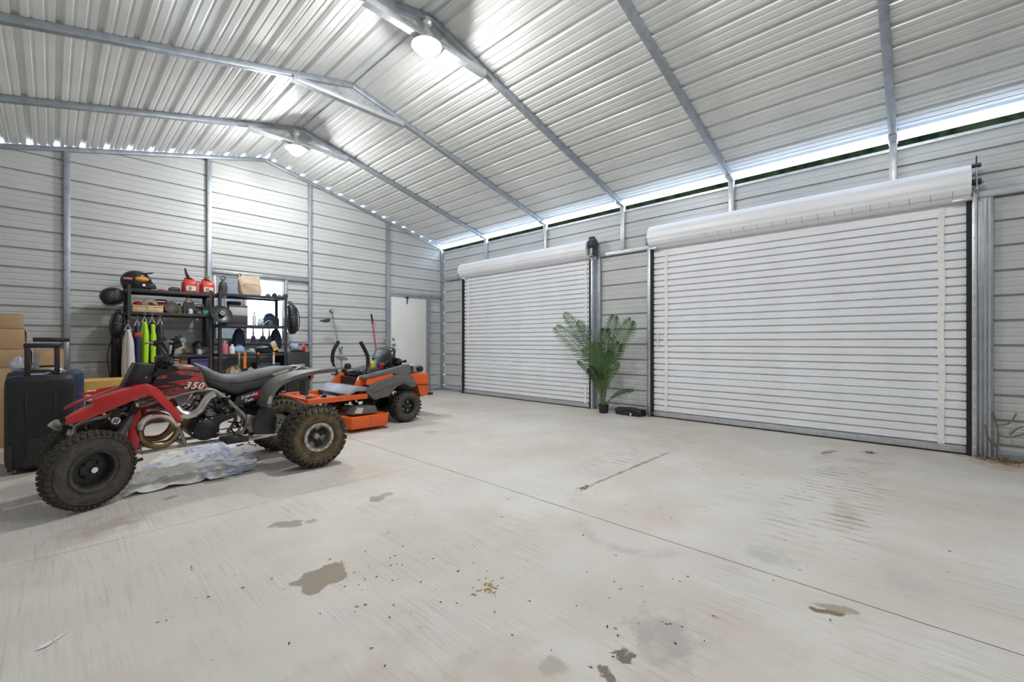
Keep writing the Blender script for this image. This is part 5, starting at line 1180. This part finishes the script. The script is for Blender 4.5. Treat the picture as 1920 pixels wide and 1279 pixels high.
# garments and bags at the back
for px_, nm in ((448, 'navy cloth bag hung behind the blue cloth'), (517, 'navy cloth bag hung behind the rainbow box')):
    x = at(px_, 630, 7.5).x; t = thing('cloth_bag', nm, 'bag', (x, 7.5, .95), 'navy cloth bags hung at the back')
    MB().loft([[(x+w*cos(a), 7.50+.045*sin(a), z) for a in [2*pi*k/16 for k in range(16)]] for z, w in ((.95, .07), (1.0, .09), (1.15, .085), (1.24, .05), (1.262, .02))]).build('body', NAVY, t, sharp=60); MB().tube([(x, 7.5, 1.26), (x, 7.5, 1.268)], .006, 6).build('loop', BLK, t)
# third level
bottle('jug', 'pink jug with yellow lid on the third level of the right shelving', PINK, 421, 7.26, B3, .045, .19, YEL); bottle('jar', 'white round jar beside the pink jug', WHT, 435, 7.235, B3, .036, .14, WHT)
t = thing('canister', 'slim red canister standing between the two shelving units', 'canister', (1.570, 7.40, 0))
MB().lathe([(.001, 0), (.022, 0), (.022, .90), (.024, .96), (.012, .99), (.012, 1.03), (.001, 1.03)], (1.570, 7.40, 0), (0, 0, 1), 14, close=False).build('body', cm('canred', (.30, .04, .06), .4), t); MB().box(1.558, 1.582, 7.38, 7.42, 1.03, 1.07).build('valve', DGREY, t, bevel=.003)
bagobj('blue_cloth', 'pale blue cloth heaped on the third level of the right shelving', 'cloth', cm('lblue', (.30, .42, .62)), 449, 7.28, B3, .075, .06, .07, 71); bagobj('clear_bag', 'pale crumpled bag right of the blue cloth', 'bag', cm('pbag', (.52, .56, .55), .35), 471, 7.27, B3, .06, .05, .04, 72)
bagobj('tool_bag', 'black slouched tool bag on the third level of the right shelving', 'bag', BLK, 495, 7.30, B3, .13, .08, .06, 73, .12)
t = thing('striped_box', 'small box with rainbow stripes propped on the tool bag end', 'box', (at(523, 645, 7.26).x, 7.26, B3)); c = at(522, 646, 7.26); st = [cm('r1', (.75, .60, .12)), cm('r2', (.75, .28, .10)), cm('r3', (.55, .62, .30)), cm('r4', (.72, .66, .52))]
for k, m_ in enumerate(st):
    mb = MB().box(-.035, .035, -.04, .04, .0+.035*k, .035+.035*k); mb.xf(Matrix.Translation((c.x-.045, 7.25, B3+.045)) @ Matrix.Rotation(radians(-22), 4, 'Y')).build('stripe_panel', m_, t)
# tools hung under the third level
for k, (px_, m1, m2, ln, lab) in enumerate(((448, M_STEEL, ORG2, .16, 'steel screwdriver with orange knob hung leftmost under the third level'), (459, ORG2, ORG2, .20, 'thick orange handled tool hung under the third level'), (484, BLK, ORG2, .15, 'black hatchet sheath with orange knob hung under the third level'), (513, WHT, ORG2, .15, 'white scraper with orange knob hung rightmost under the third level'))):
    x = at(px_, 670, 7.150).x; t = thing('hung_tool', lab, 'tool', (x, 7.150, .7), 'tools hung under the third level')
    MB().ell((x, 7.150, .885), (.020, .020, .020), 12, 8).build('knob', m2, t); w = .022 if k in (1, 2) else .014
    MB().loft([[(x+q*w*f, 7.150+p_*.012, z) for q, p_ in ((-1, -1), (1, -1), (1, 1), (-1, 1))] for z, f in ((.87, .6), (.84, .9), (.87-ln*.6, .8), (.87-ln, 1.1))]).build('blade', m1, t, bevel=.003)
# lower level of the right unit
cbox('parts_crate', 'dark crate on the lower level of the right shelving', 'crate', DGREY, 482, 525, 7.22, 7.5, ZB[1]+.001, .22); bagobj('hose_bundle', 'pale hose bundle on the lower level of the right shelving', 'hose', TANC, 440, 7.3, ZB[1]+.001, .10, .08, .11, 81, .2); bagobj('rag_heap', 'heap of grey rags beside the pale hose bundle', 'rags', GREY, 470, 7.24, ZB[1]+.001, .06, .05, .09, 82)
# backpack at the right end, cabinet below it
p = at(548, 598, 7.30); backpack('large black backpack hanging at the right end of the right shelving', cm('pack', (.018, .018, .024), .45), Vector((p.x+.005, 7.36, p.z)), .085, .13, .245, tilt=radians(-4), seed=6)
t = cbox('black_cabinet', 'low black cabinet right of the shelving', 'cabinet', cm('cab', (.022, .022, .026), .45), 537, 581, 7.20, 7.62, 0, .90, lid=False); 
a, b = at(537, 600, 7.2).x, at(581, 600, 7.2).x
MB().box(a+.01, b-.01, 7.186, 7.1995, .06, .88).build('door', cm('cab', (.022, .022, .026)), t, bevel=.004)
bagobj('blue_bag', 'pale blue and tan bag on the black cabinet', 'bag', cm('bluebag', (.35, .42, .55), .5), 552, 7.34, .902, .075, .07, .085, 91, .12); bagobj('black_bag', 'small black bag in front of the pale blue bag', 'bag', BLK, 557, 7.235, .902, .10, .02, .02, 92, .12); bagobj('red_pouch', 'small red pouch at the right of the pale blue bag', 'pouch', RED, 570, 7.33, .902, .03, .04, .07, 93, .15)
# ================================================================== things by the right half of the back wall
t = thing('string_trimmer', 'string trimmer standing head up against the back wall', 'trimmer', (3.50, 7.45, 0))
a = at(622, 583, 7.56); b = at(640, 690, 7.40)
MB().cyl(a+Vector((.005, 0, -.02)), (b.x+.06, 7.36, .30), .012, n=10).build('shaft', M_STEEL, t)
MB().lathe([(.001, .04), (.03, .04), (.042, .02), (.042, -.02), (.03, -.04), (.001, -.04)], a, (.1, -1, .1), 18, close=False).build('trimmer_head', M_STEEL, t)
g = at(609, 602, 7.54); MB().prism([g+Vector((-.09, 0, -.005)), g+Vector((.02, -.05, .03)), g+Vector((.08, -.05, .02)), g+Vector((.09, .02, -.02)), g+Vector((.02, .05, -.03))], (0, .004, .018)).build('guard', M_GREYP, t, bevel=.004)
h = at(641, 672, 7.44); MB().lathe([(.001, .006), (.10, .004), (.105, 0), (.10, -.006), (.001, -.006)], h, (.1, -.3, 1), 20, close=False).build('shield_disc', M_GREYP, t)
MB().tube(spline([at(640, 660, 7.44), at(642, 650, 7.44), at(637, 657, 7.44), at(643, 664, 7.44)], 4), .007, 6).build('loop_handle', M_BLKP, t)
MB().box(b.x+.0, b.x+.14, 7.30, 7.44, .001, .30).build('motor', M_DKP, t, bevel=.03)
t = thing('push_broom', 'broom with a red handle and black grip leaning on the back wall', 'broom', (4.38, 7.35, 0))
a = at(696.5, 589, 7.66); b = Vector((at(709, 690, 7.45).x+.05, 7.40, .10))
MB().cyl(a+(b-a)*.12, b, .012, n=10).build('handle', M_RED, t); MB().cyl(a, a+(b-a)*.12, .016, n=10).build('grip', M_BLACK, t); MB().box(b.x-.14, b.x+.14, 7.36, 7.44, .06, .11).build('head', M_BLKP, t, bevel=.008); MB().box(b.x-.14, b.x+.14, 7.365, 7.435, .0, .06).build('bristles', mat('c_bristle', (.02, .022, .03), .8), t)
# wall hook with gear at the left of the door
t = thing('key_latch', 'small steel gate latch fixed to the stud beside the entrance door', 'latch', (4.50, D-.07, 1.09)); MB().box(4.50, 4.545, D-.075, D-.060, .98, 1.16).build('plate', M_STEEL, t, bevel=.003); MB().cyl((4.51, D-.08, 1.03), (4.51, D-.11, 1.03), .012, n=10).build('bolt', M_STEEL, t); MB().box(4.49, 4.55, D-.10, D-.076, 1.10, 1.125).build('hasp', M_STEEL, t, bevel=.003)
# leash hung at the top of the door
c = at(763, 556, D-.035); t = thing('over_door_hook', 'dark hook with a hanging strap at the top of the white door', 'hook', tuple(c))
MB().box(c.x-.03, c.x+.03, D-.055, D-.036, c.z-.05, c.z+.0).build('hook', M_BLKP, t, bevel=.004); MB().box(c.x-.012, c.x+.012, D-.05, D-.038, c.z-.16, c.z-.05).build('strap', DGREY, t, bevel=.004); MB().torus((c.x+.005, D-.044, c.z-.075), .02, .004, (0, 1, 0), 14, 5).build('ring', M_STEEL, t)
# ================================================================== potted palm
M_LEAF = mat('palm_leaf', (0.018, 0.060, 0.016), .45, 0, .4, 3, col2=(0.07, 0.17, 0.035))
M_STALK = mat('palm_stalk', (0.12, 0.17, 0.07), .6, 0, .3, 20)
PX, PY = 5.64, 3.42
palm = thing('potted_palm', 'tall artificial palm in a small black pot between the shutter doors', 'potted plant', (PX, PY, 0))
pot = MB().lathe([(.001, 0), (.062, 0), (.066, .01), (.075, .115), (.080, .118), (.080, .128), (.070, .128), (.066, .105), (.001, .105)], (PX, PY, 0), (0, 0, 1), 24, close=False).build('pot', M_BLKP, palm)
MB().lathe([(.001, .110), (.066, .108)], (PX, PY, 0), (0, 0, 1), 20, close=False).build('soil', mat('soil', (.03, .022, .016), .9), palm)
def frond(p0, p1, p2, p3, n, lmax, wid, seed, twist=0.0):
    r = random.Random(seed); P = [Vector(p) for p in (p0, p1, p2, p3)]
    path = [(1-t)**3*P[0]+3*t*(1-t)**2*P[1]+3*t*t*(1-t)*P[2]+t**3*P[3] for t in [i/24 for i in range(25)]]
    st = MB().tube(path, [.009*(1-.75*i/24) for i in range(25)], 6).build('stem', M_STALK, palm)
    mb = MB()
    for i in range(n):
        t = .30+.70*i/(n-1); k = min(int(t*24), 23); c = path[k]+(path[k+1]-path[k])*(t*24-k) if k < 24 else path[24]
        d = (path[min(k+1, 24)]-path[max(k-1, 0)]).normalized()
        sd = (d.cross(Vector((.84, .53, 0)))*.85+d.cross(Vector((0, 0, 1)))*(.5 if seed % 2 else -.5)).normalized(); upv = sd.cross(d).normalized()
        ln = lmax*(sin(pi*(.12+.80*(t-.30)/.70)))**.7
        for s in (-1, 1):
            dr = (d*.75+sd*s*.95+upv*r.uniform(-.05, .25)).normalized(); w = d.cross(dr).cross(dr).normalized()*wid
            a = c; b_ = c+dr*ln*.5+Vector((0, 0, -.01*ln)); e = c+dr*ln+Vector((0, 0, -.16*ln+r.uniform(-.01, .01)))
            u = sd*0+w
            mb.add([a-u*.3, a+u*.3, b_+u, b_-u, e, (a+b_)/2+upv*.003], [(0, 1, 2, 3), (3, 2, 4)])
    mb.build('frond', M_LEAF, st, sharp=80)
base = Vector((PX, PY, .10))
def fr(px, py, Y, n, lm, seed, bend=.5, wid=.009, px1=None):
    tip = ax(px, py, Y); b0 = base+Vector((random.uniform(-.03, .03), random.uniform(-.03, .03), 0)); up = Vector((0, 0, 1))
    m1 = b0+up*(tip.z-b0.z)*.45+(tip-b0)*.08; m2 = b0+(tip-b0)*.72+up*.10*bend+up*(tip.z-b0.z)*.12
    frond(b0, m1, m2, tip, n, lm, wid, seed)
for q in ((1059, 590, 5.62, 34, .17, 1), (1044, 614, 5.45, 36, .20, 2), (1084, 604, 5.75, 30, .15, 3), (1183, 602, 5.58, 36, .20, 4), (1152, 594, 5.70, 30, .16, 5), (1135, 618, 5.50, 30, .17, 6), (1118, 645, 5.35, 28, .16, 7), (1162, 645, 5.55, 28, .15, 8), (1083, 678, 5.58, 28, .07, 9), (1161, 682, 5.55, 28, .07, 10), (1186, 732, 5.60, 28, .07, 11), (1096, 655, 5.60, 28, .15, 12), (1136, 668, 5.40, 26, .14, 13), (1106, 690, 5.45, 24, .12, 14), (1146, 660, 5.65, 26, .14, 15), (1125, 705, 5.45, 22, .11, 16)):
    fr(q[0], q[1], q[2], int(q[3]*.8), q[4]*1.05, q[5], wid=.0082)
# ================================================================== black cover by the door post, weeds, debris
t = thing('folded_tarp_bag', 'folded black bag lying on the floor by the wide shutter door post', 'bag', (5.76, 2.98, 0))
mb = MB(); rings = []
for i in range(9):
    f = i/8; y = 3.24-.40*f; h = .105*(1-.25*abs(f-.4)); w = .11*(1-.2*(2*f-1)**2)
    rings.append([(5.75+w*math.copysign(abs(cos(a))**.6, cos(a)), y+.01*sin(3*a+i), max(.0015, .05*h/.105+h*.55*math.copysign(abs(sin(a))**.5, sin(a))+.006*sin(a*5+i*2))) for a in [2*pi*k/20 for k in range(20)]])
mb.loft(rings).build('cover', mat('bag_black', (.02, .02, .024), .5, 0, .3, 20, .3, 40), t, sharp=40)
MB().box(5.630, 5.636, 2.965, 2.99, .012, .045).build('tag', WHT, t); MB().tube(spline([(5.65, 3.12, .07), (5.635, 3.0, .09), (5.65, 2.86, .06)], 5), .008, 6).build('handle_strap', BLK, t)
M_WEED = mat('weed_green', (.16, .24, .04), .6); M_DRY = mat('dry_twig', (.20, .135, .08), .8)
def weed(label, x, y, n, h, seed):
    r = random.Random(seed); t = thing('weed', label, 'weed', (x, y, 0), 'weeds at the door posts')
    for k in range(n):
        a = r.uniform(0, 6.28); l = h*r.uniform(.6, 1.1); e = Vector((x+cos(a)*l*.7, y+sin(a)*l*.7, l*.9)); m = Vector((x+cos(a)*l*.3, y+sin(a)*l*.3, l*.75))
        MB().tube([(x, y, 0), m, e], [.003, .003, .001], 5).build('stem', M_WEED, t)
        sd = Vector((-sin(a), cos(a), .3)).normalized()*.016; MB().add([m, m+(e-m)*.5+sd, e, m+(e-m)*.5-sd], [(0, 1, 2, 3)]).build('leaf', M_WEED, t)
weed('small yellow-green weed sprouting at the wide shutter door post', 5.76, 2.765, 9, .085, 1); weed('tiny green weed sprouting at the far shutter door post', 5.82, 6.93, 7, .075, 2)
t = thing('dry_plant', 'dried twiggy vine against the wall right of the wide shutter door', 'dry plant', (5.86, -.56, 0))
for k, pts in enumerate(([(5.87, -.52, 0), (5.87, -.53, .25), (5.88, -.50, .42)], [(5.87, -.53, .22), (5.87, -.60, .20), (5.86, -.72, .27)], [(5.87, -.53, .30), (5.87, -.60, .33), (5.87, -.64, .42)], [(5.87, -.60, .22), (5.87, -.64, .28), (5.87, -.68, .31)], [(5.87, -.52, .10), (5.85, -.47, .18), (5.84, -.45, .30)])):
    MB().tube(spline(pts, 4), .006, 6).build('twig', M_DRY, t)
def litter(name, label, spots, m, seed, smin, smax, flat=.3):
    r = random.Random(seed); mb = MB()
    for (x, y, sx_, sy_, n) in spots:
        for k in range(n):
            px_, py_ = r.gauss(x, sx_), r.gauss(y, sy_); s = r.uniform(smin, smax); a = r.uniform(0, 6.28); st = len(mb.v)
            if px_ > 5.86: px_ = 5.86-r.random()*.1
            mb.add([(-s, 0, .001), (0, -s*.35, .002), (s, 0, .001+s*flat*r.random()), (0, s*.35, .002+s*flat*r.random()), (0, 0, .002+s*.2)], [(0, 1, 4), (1, 2, 4), (2, 3, 4), (3, 0, 4)])
            mb.xf(Matrix.Translation((px_, py_, 0)) @ Matrix.Rotation(a, 4, 'Z'), st)
    o = mb.build(name, m, smooth=False); tag(o, label, 'debris', kind='stuff'); return o
litter('leaf_litter', 'brown dry leaf litter in the corner right of the wide shutter door', [(5.78, -.55, .06, .10, 170), (5.74, -.75, .08, .15, 60)], M_DRY, 3, .008, .022, .9)
litter('floor_crumbs', 'dark scattered crumbs and leaf bits across the concrete floor', [(1.0, 1.75, .12, .12, 16), (1.12, 1.65, .15, .1, 18), (1.3, 1.9, .5, .4, 30), (0.4, 2.0, .5, .5, 24), (2.6, 1.3, .8, .6, 30), (3.2, .8, .7, .5, 36), (4.6, .8, .6, .6, 30), (1.6, .75, .2, .15, 24), (1.85, 1.85, .02, .02, 8), (.35, 2.1, .04, .03, 5), (5.3, .33, .05, .05, 18), (1.5, 1.2, .4, .4, 20)], mat('crumb', (.05, .04, .03), .9), 5, .003, .010)
litter('yellow_flakes', 'patch of tan flakes on the floor in the foreground', [(1.285, 1.345, .035, .028, 40)], mat('flake_tan', (.50, .34, .14), .8), 9, .006, .014, .4)
t = thing('plastic_sliver', 'white feather-like plastic sliver on the floor at lower left', 'litter', tuple(az(95, 1205)))
p0, p1, p2 = az(65, 1222), az(100, 1204), az(126, 1187)
MB().add([p0+Vector((0, 0, .002)), p0+(p1-p0)*.5+Vector((-.006, .012, .006)), p1+Vector((-.003, .005, .005)), p1+Vector((.003, -.005, .004)), p0+(p1-p0)*.5+Vector((.006, -.012, .004))], [(0, 1, 2, 3, 4)]).build('vane', M_WHITE, t); MB().tube([p1+Vector((0, 0, .004)), p2+Vector((0, 0, .004))], [.004, .002], 5).build('quill', M_WHITE, t)
# ================================================================== crumpled plastic sheet under the quad
M_SHEETP = None
def tarp_mat():
    m = bpy.data.materials.new('printed_plastic'); m.use_nodes = True; nt = m.node_tree; b = nt.nodes['Principled BSDF']; N, L = nt.nodes.new, nt.links.new
    g = N('ShaderNodeTexCoord').outputs['Object']
    n = N('ShaderNodeTexNoise'); n.inputs['Scale'].default_value = 4.5; n.inputs['Detail'].default_value = 5; n.inputs['Distortion'].default_value = 1.2; L(g, n.inputs['Vector'])
    r = N('ShaderNodeValToRGB'); e = r.color_ramp.elements; e[0].position = .30; e[0].color = (.60, .58, .52, 1); e[1].position = .72; e[1].color = (.62, .60, .56, 1)
    for p, c in ((.44, (.74, .73, .70, 1)), (.50, (.62, .64, .68, 1)), (.555, (.20, .25, .55, 1)), (.60, (.72, .73, .75, 1)), (.66, (.55, .55, .56, 1))): q = e.new(p); q.color = c
    sp_ = N('ShaderNodeSeparateXYZ'); L(N('ShaderNodeNewGeometry').outputs['Position'], sp_.inputs[0])
    mr = N('ShaderNodeMapRange'); L(sp_.outputs[0], mr.inputs['Value'])
    for k, q in zip(('From Min', 'From Max', 'To Min', 'To Max'), (.75, 1.0, -.10, .0)): mr.inputs[k].default_value = q
    ad = N('ShaderNodeMath'); L(n.outputs['Fac'], ad.inputs[0]); L(mr.outputs[0], ad.inputs[1])
    L(ad.outputs[0], r.inputs[0]); L(r.outputs[0], b.inputs['Base Color']); b.inputs['Roughness'].default_value = .45; return m
t_out = [(225, 936), (330, 917), (400, 902), (478, 884), (486, 862), (478, 850), (440, 840), (480, 829), (487, 838), (430, 828), (396, 826), (350, 846), (300, 856), (262, 880), (250, 905)]
o2 = [az(x, y) for x, y in t_out]
nx, ny = 70, 60; r = random.Random(2)
from mathutils import noise as _ns
xs = [p.x for p in o2]; ys = [p.y for p in o2]; X0, X1, Y0, Y1 = min(xs), max(xs), min(ys), max(ys)
def inside(x, y):
    c = False; n = len(o2)
    for i in range(n):
        a, b = o2[i], o2[i-1]
        if (a.y > y) != (b.y > y) and x < (b.x-a.x)*(y-a.y)/(b.y-a.y)+a.x: c = not c
    return c
vs_, idx, fs_ = [], {}, []
for i in range(nx+1):
    for j in range(ny+1):
        x = X0+(X1-X0)*i/nx; y = Y0+(Y1-Y0)*j/ny; jx = _ns.noise((x*6, y*6, 3))*.03
        if inside(x+jx, y+jx*.7):
            f = 1-abs(_ns.noise((x*5, y*9, 0)))*2.2; f2 = 1-abs(_ns.noise((x*13, y*15, 5)))*2
            z = .004+.022*max(0, f)**2+.008*max(0, f2)**2; idx[(i, j)] = len(vs_); vs_.append((x, y, z))
for (i, j), k in idx.items():
    if all(q in idx for q in ((i+1, j), (i, j+1), (i+1, j+1))): fs_.append((k, idx[(i+1, j)], idx[(i+1, j+1)], idx[(i, j+1)]))
mb = MB(); mb.v = vs_; mb.f = fs_
tag(mb.build('plastic_sheet', tarp_mat(), sharp=70), 'crumpled white and blue printed plastic sheet on the floor under the quad bike', 'plastic sheet')
